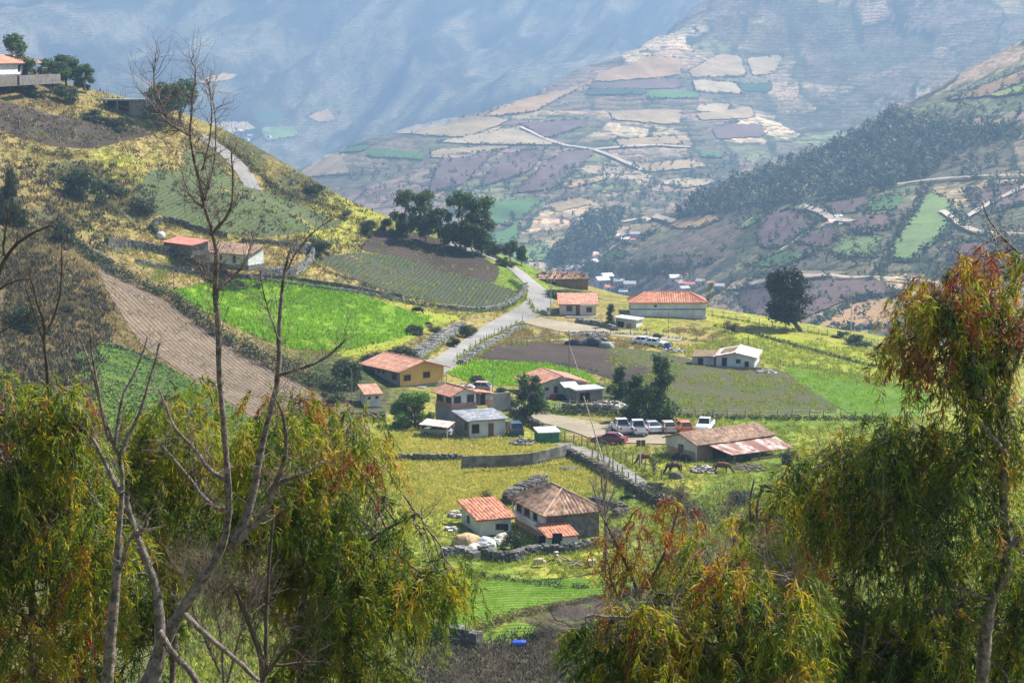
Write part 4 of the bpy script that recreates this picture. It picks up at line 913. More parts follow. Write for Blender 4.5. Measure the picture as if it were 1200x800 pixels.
def barn():
    Lb, Db, Hb = 11.0, 4.4, 2.7
    V = [(-Lb,0,-1.5),(0,0,-1.5),(0,Db,-1.5),(-Lb,Db,-1.5),(-Lb,0,Hb),(0,0,Hb-.2),(0,Db,Hb-.2),(-Lb,Db,Hb)]
    mesh_np('wall', V, [(0,1,5,4),(1,2,6,5),(2,3,7,6),(3,0,4,7),(4,5,6,7)], parent=h6, mats=[w_adobe, w_adobel], midx=[0,1,0,0,0])
    R = MB(); slope(R, [(-Lb-.3,-.5,Hb-.1),(.5,-.5,Hb-.25),(-2.2,Db/2,Hb+1.15),(-Lb+1.6,Db/2,Hb+1.0)], .4, .09, .15, .4, .5)
    slope(R, [(.5,-.5,Hb-.25),(.5,Db+.5,Hb-.25),(-2.2,Db/2,Hb+1.15),(-2.2,Db/2,Hb+1.15)], .4, .09, .15, .4, .5)
    slope(R, [(.5,Db+.5,Hb-.25),(-Lb-.3,Db+.5,Hb-.1),(-Lb+1.6,Db/2,Hb+1.0),(-2.2,Db/2,Hb+1.15)], .4, .09, .15, .4, .5)
    slope(R, [(-Lb-.3,Db+.5,Hb-.1),(-Lb-.3,-.5,Hb-.1),(-Lb+1.6,Db/2,Hb+1.0),(-Lb+1.6,Db/2,Hb+1.0)], .4, .09, .15, .4, .5)
    for i in range(26): R.stone((-nr.uniform(.5, Lb), nr.uniform(.2, 2.2), Hb+nr.uniform(.5, 1.2)), (.5,.4,.2), nr.rand()*3)
    R.build('roof', t_old, h6)
    opening(h6, 'x', -7.2, .2, .9, 1.7, 'door', pane=k_hole)
barn()
h7, W, D = house('house', 'little cream house with two windows and a salmon roof below the adobe barn', (656,369), (698.7,369), (656,360), 2.15, 'shed', 1.25, .45, t_new, w_cream, w_cream,
  [('x',.26,.75,1.0,.95,'window'),('x',.83,.7,1.0,.95,'window'),('x',.5,0,.75,1.8,'door')], found=.6, wy=5.5, tv=.42)
part(h7, 'porch_wall', w_cream, [((W*.77,-.38,1.02),(W*.44,.75,2.02))]); part(h7, 'terrace', w_conc, [((W*.7,-1.5,-.2),(W*1.1,2.2,.3))])
opening(h7, 'x', W*.8, .65, .95, .9, 'window').location.y = -.77
house('shed', 'small white block shed with a pale sheet roof right of the cream house', (721.5,383), (745.5,384.5), (720,377), 1.55, 'shed_x', .25, .35, t_zinc, w_pale, w_pale, [('x',.25,.05,1.2,1.0,'window',k_hole),('x',.66,.05,.7,.7,'door',w_adobel)], found=.8, wy=3.)
h8, W, D = house('house', 'long white building with a blue band and a tiled hip roof at the ridge edge', (739,370), (827,370), (735,364), 2.6, 'hip', 1.6, .4, t_mid, w_white, w_white, [('x',.33,1.7,.4,.35,'window')], found=1.2, wy=6, foundm=w_pale, period=.45, amp=.09, tv=.4)
part(h8, 'blue_band', w_blue, [((W/2,-.03,1.25),(W+.04,.05,.22)),((-.03,D/2,1.25),(.05,D+.04,.22))])
h9, W, D = house('house', 'low white farmhouse with a patched pink sheet roof beside the weedy ploughed field', (839,429.5), (884,431), (818,422), 1.75, 'gable_y', .7, .5, t_pink, w_white, w_pale,
  [('x',.22,0,.75,1.5,'door',k_hole),('x',.58,.7,.7,.6,'window'),('x',.8,.1,.6,.9,'window',k_hole)], found=.9, wy=8, period=.8, amp=.04, tv=.6)
mo = MB(); kz = .7/(W/2)
slope(mo, [(W*.08,6.4,1.75+.08*W*kz+.14),(W*.08,1.6,1.75+.08*W*kz+.14),(W*.46,1.6,1.75+.46*W*kz+.14),(W*.46,6.4,1.75+.46*W*kz+.14)], .5, .03, .03); mo.build('moss_patch', t_moss, h9)
wn = MB(); slope(wn, [(-4.2,.5,1.45),(-.4,.5,1.6),(-.4,4.6,2.1),(-4.2,4.6,1.9)], .5, .03, .08); wn.build('side_wing_roof', t_moss, h9)
part(h9, 'side_wing_wall', w_pale, [((-2.2,2.6,.55),(3.6,3.6,1.9))]); opening(h9, 'x', -2.6, .1, .8, 1.1, 'door', pane=k_hole).location.y = .78
part(h9, 'yard_wall', w_conc, [((W*.6,-.9,-.1),(W*1.2,.18,.7))])
h10, W, D = house('farmhouse', 'farmhouse with a brown tiled roof, half adobe wall and a rusty iron awning', (816.7,541.3), (903,529), (781.6,532), 2.25, 'gable_x', .85, .45, t_old, w_adobe, w_white,
  [('y',.52,.02,.9,1.7,'door')], found=.5, period=.38, amp=.07, tv=.35)
part(h10, 'adobe_band', w_adobel, [((-.05,D*.26,.58),(.06,D*.40,1.16)),((-.05,D*.82,.58),(.06,D*.36,1.16))])
aw = MB(); slope(aw, [(W*.22,-3.6,1.15),(W*1.06,-3.6,1.0),(W*1.04,-.1,2.0),(W*.12,-.1,2.05)], .9, .03, .05, 3., .9); aw.build('awning', t_rust, h10)
part(h10, 'awning_post', k_wood, [((W*.26,-3.4,.3),(.14,.14,1.9))]); part(h10, 'awning_post', k_wood, [((W*.6,-3.4,.3),(.14,.14,1.8))]); part(h10, 'awning_post', k_wood, [((W*1.0,-3.4,.3),(.14,.14,1.7))])
part(h10, 'adobe_low_wall', w_adobel, [((W*.75,-3.2,-.1),(W*.5,.3,.9))]); part(h10, 'doorway_shade', k_hole, [((W*.3,-.03,.9),(2.2,.04,1.6))])  # black sheet on the wall paints the shade of a doorway
pp = MB(); slope(pp, [(W*.32,-.5,2.05),(W*.55,-.5,2.05),(W*.55,D*.42,2.98),(W*.32,D*.42,2.98)], .9, .05, .05, 3., .9); pp.build('patched_sheets', t_rust, h10)
h11, W, D = house('house', 'small white house with a red ribbed tile roof on the meadow beside the haystack', (562,627.7), (599,624.4), (541.5,613), 1.75, 'shed', .75, .45, t_mid, w_white, w_white, [('y',.6,.7,.6,.7,'window')], found=.5, period=.42, amp=.1, wy=5.6, tv=.42)
h12, W, D = house('farmhouse', 'old two storey farmhouse with white balcony and large brown hipped tile roof', (640,634), (702,628), (612,613), 2.9, 'hip', 1.9, .65, t_old, w_stone, w_white,
  [('y',.85,1.7,1.2,.9,'window',k_hole),('y',.6,1.7,1.2,.9,'window',k_hole),('y',.35,1.7,1.2,.9,'window',k_hole)], found=.6, period=.42, amp=.1, tv=.45)
part(h12, 'stone_lower_wall', w_adobel, [((-.05,D/2,.45),(.08,D,1.0))]); part(h12, 'balcony_rail', w_white, [((-.35,D/2,1.25),(.1,D,.75))])
for k in (.02, .34, .66, .98): part(h12, 'balcony_post', w_white, [((-.35, D*k, 2.2), (.13,.13,1.3))])
lt = MB(); slope(lt, [(-1.2,-3.2,1.15),(2.4,-3.2,1.15),(2.2,0,1.9),(-1.3,0,1.9)], .4, .08, .1); lt.build('porch_roof', t_mid, h12)
part(h12, 'porch_wall', w_white, [((1.35,-2.8,.3),(1.9,.2,1.6)),((-.9,-2.8,.3),(.6,.2,1.6)),((2.2,-1.4,.4),(.2,2.8,1.7))]); part(h12, 'porch_shade', k_hole, [((.2,-1.2,.2),(3.,.2,1.5))])  # black panel behind the porch wall stands for the shade inside
house('shed', 'green board shed with a white sheet roof behind the grey wall', (631.5,519), (655.5,518), (630,513), 1.35, 'shed', .2, .15, t_zinc, w_green, w_green, [], found=.4, wy=2.6)
h15, W, D = house('house', 'white hillside house with a tiled roof among stone walls above the bright crop', (228,306.5), (291,311), (224.5,299), 1.9, 'shed', 1.2, .4, t_old, w_white, w_white, [('x',.75,.3,.7,1.2,'door',k_hole),('x',.5,.8,.6,.6,'window')], found=1., period=.4, amp=.08, wy=4.2)
h15b, W, D = house('shed', 'low stone shed covered by a salmon red sheet left of the hillside house', (192,289.5), (226,294), (189,284), 1.0, 'shed', .6, .3, mat('salmon_sheet', (.62,.22,.17), .7, .15, .8), w_stone, w_stone, [], found=.8, wy=3.2, amp=.03, period=.8)
wt = MB(); wt.tube([(-.2,3.2,1.9),(-.2,3.2,2.0),(-.2,3.2,2.5),(-.2,3.2,2.8),(-.2,3.2,2.85)], [.6,.75,.75,.5,.1], 12); 
tk = empty('water_tank', g1(188.5,279), 0, 'round white water tank beside the salmon roofed stone shed', 'water tank')
wt = MB(); wt.tube([(0,0,0),(0,0,.1),(0,0,.8),(0,0,1.1),(0,0,1.2)], [.7,.8,.8,.55,.15], 14); wt.build('tank', w_white, tk, smooth=True); wt = MB(); wt.tube([(0,0,1.2),(0,0,1.32)], .2, 8); wt.build('lid', k_metal, tk)
h16, W, D = house('house', 'white hilltop house with an orange roof at the upper left corner', (-14,88), (43,86), (-22,84), 2.3, 'hip', 1.5, .9, t_new, w_white, w_white, [('x',.62,.5,1.5,1.3,'window'),('x',.86,.1,.8,1.8,'door')], Y=405, found=2.4, wy=6)
part(h16, 'terrace_wall', w_stone, [((W*.75,-3,-1.2),(W*.9,.5,2.0))]); part(h16, 'pergola_beam', k_wood, [((W+2.2,-1,1.2),(3,.15,.12)),((W+1,-1,.2),(.12,.12,2)),((W+3.4,-1,.2),(.12,.12,2))])
c17 = P(120,131,440); h17 = empty('unfinished_building', c17, math.radians(-4), 'unfinished grey concrete building with upright iron bars on its flat roof', 'building')
part(h17, 'roof', w_conc, [((5,2,2.5),(10,5,.3))]); part(h17, 'wall', w_conc, [((7.6,.6,.8),(3.6,.3,3.2))]); part(h17, 'wall', w_white, [((9.8,1.2,.8),(.6,1.2,3.0))]); part(h17, 'room_shade', k_hole, [((3.2,2.5,1),(5.6,.3,3))])  # black panel under the slab stands for the shade of the open room
for i, x in enumerate((.4,.9,1.4,4.0,4.5,5.0,7.6,8.1)): part(h17, 'rebar', k_metal, [((x,.3,2.65+(1.1 if x < 6 else .4)),(.09,.09,(2.2 if x < 6 else .9)*(1.15 if i in (1,4) else .85)))])
for x in (.3,3.2,6.): part(h17, 'column', w_conc, [((x,.2,.6),(.3,.3,3.6))])
# carport
cp0 = g1(513,512); cpo = empty('carport', cp0, math.radians(-20), 'rickety carport of pale sheets on thin posts beside the flat roofed house', 'carport')
q = MB(); slope(q, [(-2.2,-1.2,1.75),(1.9,-1.2,1.55),(1.9,1.6,1.9),(-2.2,1.6,2.1)], .5, .04, .04, .6, .8); q.build('roof', t_pink, cpo)
for x, y in ((-2,-1),(1.7,-1),(-2,1.4),(1.7,1.4)): part(cpo, 'post', k_pale, [((x,y,.8),(.09,.09,1.9))])
# ------------------------------------------------ trees of the village and hillsides
def tree_proto(kind, seed):
    """one tree of unit height: trunk + crown meshes, parented to an empty"""
    global nr
    keep = nr; nr = np.random.RandomState(seed)
    tr = MB(); cr = MB(); m = m_leaf; n = 2600; size = .028; droop = 0
    def trunk(h, r, lean=0., wob=.015):
        k = 7; p = np.array([(lean*t*h, 0, h*t) for t in np.linspace(0, 1, k)]); p[1:-1, :2] += nr.randn(k-2, 2)*wob; p[0, 2] = -.04
        tr.tube(p, np.linspace(r, r*.45, k), 6); return p
    def limbs(p, bl, r):
        for b in bl:
            i = nr.randint(len(p)//2, len(p)); q = np.array([p[i], (p[i]+np.array(b[:3]))/2+nr.randn(3)*.02, b[:3]]); tr.tube(q, [r, r*.7, r*.3], 4, cap=False)
    if kind == 'euc':       # tall, open, clumps at the branch ends
        p = trunk(.8, .018, nr.uniform(-.06, .06), .02); bl = []
        for i in range(19):
            z = nr.uniform(.2, .97); a = nr.rand()*6.28; r = nr.uniform(.06, .24)*(1.15-abs(z-.62)*1.2); s = nr.uniform(.07, .13)
            bl.append((r*math.cos(a), r*math.sin(a), z, s, s, s*1.05, nr.uniform(.25, .7)))
        limbs(p, bl, .008); m = m_leaf; n = 4600; size = .026; droop = .35
    elif kind == 'round':
        p = trunk(.4, .03); bl = []
        for i in range(16):
            a = nr.rand()*6.28; z = nr.uniform(.28, .86); r = nr.uniform(.08, .27)*(1-abs(z-.5)*.9); s = nr.uniform(.12, .19); bl.append((r*math.cos(a), r*math.sin(a), z, s, s, s*.8, nr.uniform(.25, .75)))
        limbs(p, bl, .01); n = 5200; size = .029
    elif kind == 'dome':    # big low green dome
        p = trunk(.3, .03); bl = []
        for i in range(30):
            a = nr.rand()*6.28; z = nr.uniform(.08, .82); r = .44*math.sqrt(max(.05, 1-(z-.15)**2/.6))*nr.uniform(.5, 1); s = nr.uniform(.1, .17); bl.append((r*math.cos(a), r*math.sin(a), z, s, s, s*.8, nr.uniform(.5, 1)))
        limbs(p, bl, .01); n = 15000; size = .026; m = m_lush
    elif kind == 'column':
        p = trunk(.85, .016, 0, .02); bl = []
        for i in range(14):
            z = .1+.84*i/13; a = nr.rand()*6.28; s = (.10 if z > .3 else .16)*nr.uniform(.7, 1.15)*(1.1-.4*z); bl.append((.05*math.cos(a), .05*math.sin(a), z, s, s, .085, nr.uniform(.2, .6)))
        limbs(p, bl, .006); n = 5000; size = .021; m = m_leaf
    elif kind == 'bush':
        p = trunk(.25, .02); bl = []
        for i in range(16):
            a = nr.rand()*6.28; z = nr.uniform(.05, .72); r = nr.uniform(.1, .62)*(1-z*.5); s = nr.uniform(.16, .28); bl.append((r*math.cos(a), r*math.sin(a), z, s, s, s*.8, nr.uniform(.2, .8)))
        limbs(p, bl, .01); n = 3600; size = .045; m = m_dark
    elif kind in ('dry', 'red', 'yel'):
        p = trunk(.3, .02); bl = []
        for i in range(12):
            a = nr.rand()*6.28; z = nr.uniform(.15, .8); r = nr.uniform(.05, .4)*(1-z*.4); s = nr.uniform(.14, .24); bl.append((r*math.cos(a), r*math.sin(a), z, s, s, s, nr.uniform(.2, .8)))
        limbs(p, bl, .01); n = 2600; size = .03; m = {'dry': m_shr, 'red': m_red, 'yel': m_yel}[kind]
    elif kind == 'sparse':
        p = trunk(.45, .022, .1, .03); bl = []
        for i in range(12):
            a = nr.rand()*6.28; z = nr.uniform(.4, .95); r = nr.uniform(.1, .4); s = nr.uniform(.08, .15); bl.append((r*math.cos(a), r*math.sin(a), z, s, s, s, nr.uniform(.5, 1)))
        limbs(p, bl, .01); n = 900; size = .022
    elif kind == 'lone':    # egg shaped dark crown on a leaning trunk
        k = 7; p = np.array([(.17-.36*t, 0, .52*t) for t in np.linspace(0, 1, k)]); p[0, 2] = -.04; tr.tube(p, np.linspace(.032, .018, k), 7); bl = []
        for i in range(34):
            z = nr.uniform(.27, .92); a = nr.rand()*6.28; r = .25*math.sqrt(max(.04, 1-((z-.56)/.42)**2))*nr.uniform(.3, 1); s = nr.uniform(.1, .14); bl.append((-.05+r*math.cos(a), r*math.sin(a), z, s, s, s, nr.uniform(.1, .6)))
        limbs(p, bl, .01); n = 16000; size = .02; m = m_lone
    leafcloud(cr, bl, n, size, .16, droop)
    e = bpy.data.objects.new('tree', None); COL.objects.link(e)
    tr.build('trunk', m_barkd if kind != 'euc' else m_bark2, e, True); cr.build('crown', m, e)
    nr = keep; return e
m_lone = foliage('dark_brown_green_leaf', [(0,(.012,.016,.012)),(.5,(.028,.032,.02)),(1,(.07,.05,.03))], .2)
PROTO = {}
def place_tree(kind, u, v, hp, wp, label, var=0, name='tree', cat='tree', group=None, Y=None, rz=None):
    """base pixel, height and width in pixels"""
    key = (kind, var)
    p = G(u, v)[0] if Y is None else P(u, v, Y); 
    if Y is not None: p[2] = hz(p[0], p[1])
    sc = hp*p[1]/F; base_w = {'euc': .58, 'round': .72, 'dome': 1.1, 'column': .3, 'bush': 1.5, 'dry': 1.0, 'red': 1.0, 'yel': 1.0, 'sparse': .95, 'lone': .66}[kind]
    wx = wp*p[1]/F/base_w
    if key not in PROTO: PROTO[key] = tree_proto(kind, 100+len(PROTO)*7); o = PROTO[key]
    else: o = copy_tree(PROTO[key])
    o.name = name; o.location = (p[0], p[1], p[2]-.05*sc); o.scale = (wx, wx, sc); o.rotation_euler = (0, 0, nr.rand()*6.28 if rz is None else rz)
    for k in ('label', 'category', 'group'):
        if k in o: del o[k]
    return tag(o, label, cat, group)
PT = place_tree
g_ = 'eucalyptus trees on the ridge above the dark ploughed field'
for i, (u, v, h, w, l) in enumerate([(476,277,54,34,'leftmost thin eucalyptus of the ridge grove above the ploughed field'),(497,285,60,40,'second eucalyptus from the left in the ridge grove, tall and open'),
   (517,291,50,34,'shorter eucalyptus just left of the gap in the ridge grove'),(541,293,68,44,'tallest eucalyptus of the ridge grove, right of the gap'),(563,299,68,46,'broad eucalyptus at the right end of the ridge grove'),
   (553,299,46,40,'low eucalyptus between the two tallest trees of the ridge grove')]):
    PT('euc', u, v, h, w, l, i % 3, 'eucalyptus_tree', group=g_)
PT('round',598,307,28,20,'small dark round tree beside the road at the ridge, the left one of two',0); PT('round',611,311,27,17,'small dark round tree beside the road bend, the right one of two',1)
PT('euc',16,98,62,40,'tall dark tree rising behind the hilltop house roof at the far left',0,Y=428); PT('euc',33,95,42,30,'smaller tree behind the right end of the hilltop house roof',1,Y=428)
PT('round',62,102,36,38,'broad dark tree right of the hilltop house',0); PT('round',78,103,44,38,'taller dark tree beside the broad one right of the hilltop house',1); PT('euc',100,110,36,30,'leaning dark tree at the end of the row right of the hilltop house',2)
PT('round',190,146,56,44,'left crown of the dark tree behind the tall dead tree',1); PT('round',212,148,60,46,'large dark tree beside the unfinished concrete building',0)
PT('dome',487,502,52,66,'big rounded bright green tree below the yellow gabled house',0); 
PT('euc',622,494,56,44,'leafy tree standing in front of the white gabled house',1)
PT('column',775,497,88,36,'tall dark column shaped tree behind the parked silver car',0); PT('round',757,497,54,40,'dense dark tree left of the tall column tree',0); PT('column',743,492,58,28,'slim dark tree at the left of the dense clump by the white pickups',1)
PT('column',727,473,48,24,'slim dark tree standing at the edge of the ploughed field',0); PT('sparse',703,466,26,20,'thin light shrub tree right of the white gabled house',0); PT('round',716,466,18,16,'small bushy tree between the thin one and the slim dark one',0)
PT('lone',926,388,80,66,'large lone egg shaped dark tree with a leaning trunk on the ridge',0, rz=.2)
PT('sparse',829,362,34,20,'thin pale leaved tree at the right end of the blue banded building',1,Y=404); PT('column',715,384,30,13,'slim green tree beside the small white block shed',1)
PT('sparse',768,558,38,36,'small orchard tree with sparse leaves beside the brown horse',0)
PT('dry',573,592,20,26,'rounded olive bush on the meadow behind the small white house',0,'shrub','shrub'); PT('red',603,644,32,34,'dark reddish bush between the two lower farmhouses',0,'shrub','shrub') if False else PT('bush',603,645,32,36,'dark bush between the two lower farmhouses',1,'shrub','shrub')
PT('dome',651,640,16,20,'small bright green bush before the porch of the old farmhouse',0,'shrub','shrub'); PT('yel',710,628,14,16,'bright yellow flowering bush at the corner of the stone farm wall',0,'shrub','shrub'); PT('yel',692,518,8,12,'yellow flowering bush beside the maroon car',0,'shrub','shrub')
PT('round',706,524,10,12,'small green bush at the side of the lane below the maroon car',0,'shrub','shrub')
sh = [('bush',75,286,44,50,'large dark bush left of the hillside terraces'),('bush',94,232,44,62,'broad dusty dark bush below the ploughed hilltop field'),('bush',128,228,24,50,'low dark bush right of the broad dusty one'),('bush',168,250,22,46,'dark hedge bush at the left tip of the dull green field'),
 ('bush',10,262,88,50,'tall dark bush at the left edge of the picture'),('bush',76,120,26,46,'dark bush below the trees of the hilltop house'),('bush',42,115,16,40,'low green bush under the terrace of the hilltop house'),('bush',140,150,16,50,'dark bush in front of the unfinished concrete building'),('bush',108,140,16,44,'dark hedge bush left of the unfinished concrete building'),
 ('bush',369,229,17,34,'dark green bush on the skyline right of the upper road'),('bush',372,298,26,44,'green bush right of the ruined hillside walls'),('bush',432,275,22,28,'rounded olive bush left of the ridge grove'),('dry',404,256,12,24,'small dry bush on the skyline'),('bush',452,270,18,22,'small dark bush at the foot of the ridge grove'),
 ('bush',467,276,16,24,'dark green bush touching the leftmost ridge eucalyptus'),('bush',580,300,18,34,'dark green bush under the right end of the ridge grove'),('bush',592,312,14,30,'low green bush below the two round roadside trees'),('bush',548,396,20,30,'green bush on the bank above the road'),('bush',532,406,16,22,'dark bush on the stony bank left of the road'),
 ('bush',470,420,18,46,'dark bush behind the long orange roof'),('bush',440,425,16,44,'dusty bush left of the one behind the long orange roof'),('bush',405,455,44,50,'dark bush left of the long orange roofed house'),('bush',385,480,30,50,'dark bush below the furrowed brown slope'),
 ('dry',858,390,16,28,'yellow green bush near the thin pale tree on the ridge'),('bush',1002,404,17,44,'dark green bush on the ridge beside the utility pole'),('bush',1040,414,14,46,'dark green bush at the right end of the ridge'),('bush',985,396,12,26,'small dark bush right of the lone tree'),
 ('bush',660,349,13,60,'dark bushes at the foot of the adobe barn'),('dry',690,351,10,30,'dry bush at the right end of the adobe barn'),('bush',770,398,10,16,'small bush behind the two white parked cars'),('dry',700,400,8,20,'dry bush by the gravel pull off'),
 ('bush',560,452,16,30,'green bush below the bright grass strip'),('bush',585,468,20,36,'rounded garden bush left of the white gabled house'),('bush',600,480,16,26,'garden bush at the foot of the leafy tree'),('bush',540,462,14,30,'bush behind the dusty pink house'),
 ('bush',655,468,8,20,'low shrub under the windows of the white gabled house'),('bush',770,575,14,40,'dark bush on the slope below the lane'),('dry',800,590,22,40,'grey shrub right of the lane below the horses'),('bush',735,585,12,20,'small dark bush at the lane wall'),('bush',925,545,22,34,'green bush at the right end of the rusty awning'),
 ('dry',640,745,20,50,'dry shrub on the bank below the striped field'),('dry',700,740,24,60,'grey thorny shrub near the bottom orange tree'),('bush',740,700,20,40,'dark shrub at the right end of the striped field'),('bush',235,318,10,18,'small dark shrub under the hillside house'),('dome',301,338,10,13,'small round green shrub in the bright crop'),
 ('bush',485,393,16,30,'shrub at the lower edge of the yellow pasture'),('dry',510,392,14,30,'dry straw coloured shrub above the road'),('bush',30,390,40,60,'grey green shrub on the slope behind the black forked tree'),('dry',85,370,18,40,'dry shrub on the bare left slope'),('bush',870,590,20,50,'green shrub below the farmhouse yard')]
for i, (k, u, v, h, w, l) in enumerate(sh): PT(k, u, v, h, w, l, i % 2 if k == 'bush' else 0, 'shrub', 'shrub')

# ------------------------------------------------ hedges, stone walls, fences
def hedge(label, px, h, w, m=None, step=.8, name='hedge', leaf=.16, dens=26, tone=.4, cat='hedge'):
    W = curve_pts(px, 100, step); p0 = W[0].copy(); mb = MB(); bl = []
    hh = np.interp(np.linspace(0, 1, len(W)), np.linspace(0, 1, len(h)), h) if isinstance(h, (list, tuple)) else np.full(len(W), h)
    for i, p in enumerate(W):
        a = hh[i]*nr.uniform(.6, 1.1); q = p-p0; bl.append((q[0]+nr.randn()*w*.15, q[1]+nr.randn()*w*.15, q[2]+a*.35, w*.55, w*.55, a*.6, tone+nr.uniform(-.25, .25)))
    leafcloud(mb, bl, int(dens*len(W)*max(1, w)), leaf, .18)
    o = mb.build(name, m or m_dark, None); o.location = p0
    return tag(o, label, cat)
hedge('long dark overgrown hedge running down the slope above the furrowed brown field', [(70,275),(95,296),(130,322),(170,340),(205,355),(235,380),(270,405),(310,428),(350,445),(400,462)], [1.0,1.3,2.2,2.8,3,3,3.2,3.6,3.6], 2.4, dens=70)
hedge('dark bank of scrub along the lower edge of the potato rows', [(370,312),(395,325),(440,341),(480,354),(520,362)], 1.4, 1.3, dens=50)
hedge('dark hedge line along the foot of the weedy ploughed field', [(770,487),(830,491),(900,492),(990,492),(1040,494)], 1.0, 1.2, dens=50)
hedge('dark shrub line behind the row of parked cars', [(600,482),(640,485),(700,487),(770,489)], [1.6,1.4,1.0], 1.6, dens=50)
hedge('dark field edge with low shrubs from the blue banded building to the right', [(838,383),(870,388),(920,403),(1000,425),(1060,438),(1100,447)], .9, 1.1, dens=40)
hedge('dark curved lip of scrub above the striped green field', [(552,674),(590,680),(640,687),(690,690),(735,684),(752,676)], .7, 1.1, dens=60, leaf=.1)
hedge('yellow and orange tipped hedge curving below the striped green field', [(552,748),(566,738),(595,726),(640,714),(700,703)], [1.6,1.3,.9,.6], 1.4, m_shr, dens=90, leaf=.1, tone=.8)
hedge('thin dark shrub line above the low green crop', [(85,400),(120,404),(160,414),(185,428)], .6, .9, dens=40)
hedge('scrubby verge along the right side of the upper road', [(250,160),(275,178),(300,200),(320,220),(345,232),(400,247)], [1.5,1.2,1.6,1], 1.6, m_shr, dens=40)
hedge('dry shrub band on the skyline left of the upper road', [(190,135),(215,150),(240,165)], 1.2, 1.6, m_shr, dens=40)
hedge('low green verge around the outer bend of the road', [(560,366),(590,362),(606,352),(612,340),(600,330)], .7, 1.6, m_leaf, dens=50, tone=.9)
hedge('dark scrub strip dividing the ploughed hilltop field from the dry slope', [(30,175),(60,182),(90,188),(70,178)], 1.2, 1.6, dens=40)
hedge('overgrown dark bank between the lane wall and the lower right trees', [(745,575),(770,590),(800,605),(840,612)], [1.5,2.2,2.4], 2.6, m_shr, dens=60, tone=.2)
hedge('green verge of weeds along the foot of the grey boundary wall', [(545,555),(600,551),(650,546),(680,540)], .4, .6, m_leaf, dens=30, leaf=.1)
hedge('weedy strip between the bright grass and the dark ploughed soil', [(545,421),(600,424),(660,426),(700,436)], .4, .7, m_leaf, dens=25, leaf=.12)

EDGES = []
def wall(label, px, h, th=.5, m=None, sz=.34, name='stone_wall', cat='stone wall', ruin=.15):
    W = curve_pts(px, 100, sz*.85, 1); EDGES.append((W, th*.7)); p0 = W[0].copy(); mb = MB(); T = np.gradient(W[:, :2], axis=0)
    n = max(1, int(h/(sz*.6)))
    for i, p in enumerate(W):
        a = math.atan2(T[i, 1], T[i, 0]); nx, ny = -math.sin(a), math.cos(a); q = p-p0
        mb.box((q[0], q[1], q[2]+h*.4-.15), (sz*1.1, th*.75, h*.8+.3), a, .1)
        hl = n-(nr.rand() < ruin*2)-(nr.rand() < ruin)
        for k in range(hl+1):
            for s in (-1, 1):
                mb.stone((q[0]+nx*s*th*.35+nr.randn()*.04, q[1]+ny*s*th*.35+nr.randn()*.04, q[2]+(k+.35)*h/n*.85), (sz*nr.uniform(.7, 1.25), th*.6, sz*.62*nr.uniform(.7, 1.2)), a+nr.randn()*.12)
    o = mb.build(name, m or m_wallstone, None); o.location = p0; return tag(o, label, cat)
m_wallstone = tile_mat('rough_field_stone', [(.05,.047,.042),(.115,.105,.095),(.22,.205,.185)], .95, moss=(.06,.07,.03), mossp=(.5,.68))
m_lightstone = tile_mat('pale_field_stone', [(.10,.095,.09),(.22,.205,.19),(.40,.38,.36)], .95, moss=(.08,.08,.05), mossp=(.52,.7))
wall('low stone wall left of the tall grey plastered wall', [(455,540),(483,539),(515,540),(541,539)], .8)
gw = curve_pts([(541,549),(580,548),(625,545),(660,537),(668,533)], 100, 1.5, 0)
w_rough = mat('rough_mossy_plaster', (.24,.225,.20), .95, .3, .9, bump=.6, col2=(.09,.09,.065))
def plaster_wall(label, W, h, th, m, foot=None, name='boundary_wall'):
    p0 = W[0].copy(); e = empty(name, p0, 0, label, 'wall'); mb = MB(); fb = MB()
    for a, b in zip(W[:-1], W[1:]):
        c = (a+b)/2-p0; d = b-a; L_ = float(np.hypot(d[0], d[1])); ang = math.atan2(d[1], d[0])
        mb.box((c[0], c[1], c[2]+h*.65), (L_+.02, th, h*.72), ang); fb.box((c[0], c[1], c[2]+h*.08), (L_+.05, th+.16, h*.44), ang)
    mb.build('wall', m, e); fb.build('stone_footing', foot or w_stone, e)
plaster_wall('tall grey plastered boundary wall on a stone footing in front of the green shed', gw, 1.55, .25, w_rough)
wall('stone wall along the meadow side of the sloping lane', [(668,535),(690,546),(715,560),(745,577),(775,596)], 1.05, .5)
wall('short stone wall on the uphill side of the lane entrance', [(600,485),(625,500),(650,512)], 1.1, .5)
wall('stone wall curving in front of the old two storey farmhouse', [(640,649),(662,648),(690,643),(712,637),(724,630)], .9, .6)
wall('rough stone terrace wall below the haystack and dark bush', [(565,650),(580,657),(600,658),(618,651),(640,648)], .95, .7)
wall('broken stone bank left of the sheep pasture', [(520,652),(540,650),(558,655)], .9, .8, m_lightstone)
wall('dark stone wall at the lower end of the striped field', [(488,742),(505,745),(530,751),(560,757)], 1.5, .9)
wall('stone ruin wall behind the old farmhouse ridge', [(597,592),(605,583),(625,576),(634,570)], 1.5, 1.2, name='ruined_wall')
wall('low ruined stone enclosure right of the old farmhouse', [(695,590),(712,594),(735,600),(722,606)], .8, .7, name='ruined_wall')
wall('stone retaining wall left of the hillside house', [(125,288),(160,292),(195,299),(222,304)], 1.6, .6)
wall('low stone wall crossing the dry slope below the hillside house', [(160,309),(200,317),(250,326),(330,327),(400,338),(470,350)], .8, .5)
wall('curved stone wall behind the salmon roofed shed', [(184,276),(178,268),(186,261),(205,262),(240,274),(265,279)], 1.2, .5)
wall('ruined pale stone walls right of the hillside house', [(306,327),(330,325),(352,322),(368,304),(366,297),(345,296)], 2.0, .4, m_lightstone, name='ruined_wall')
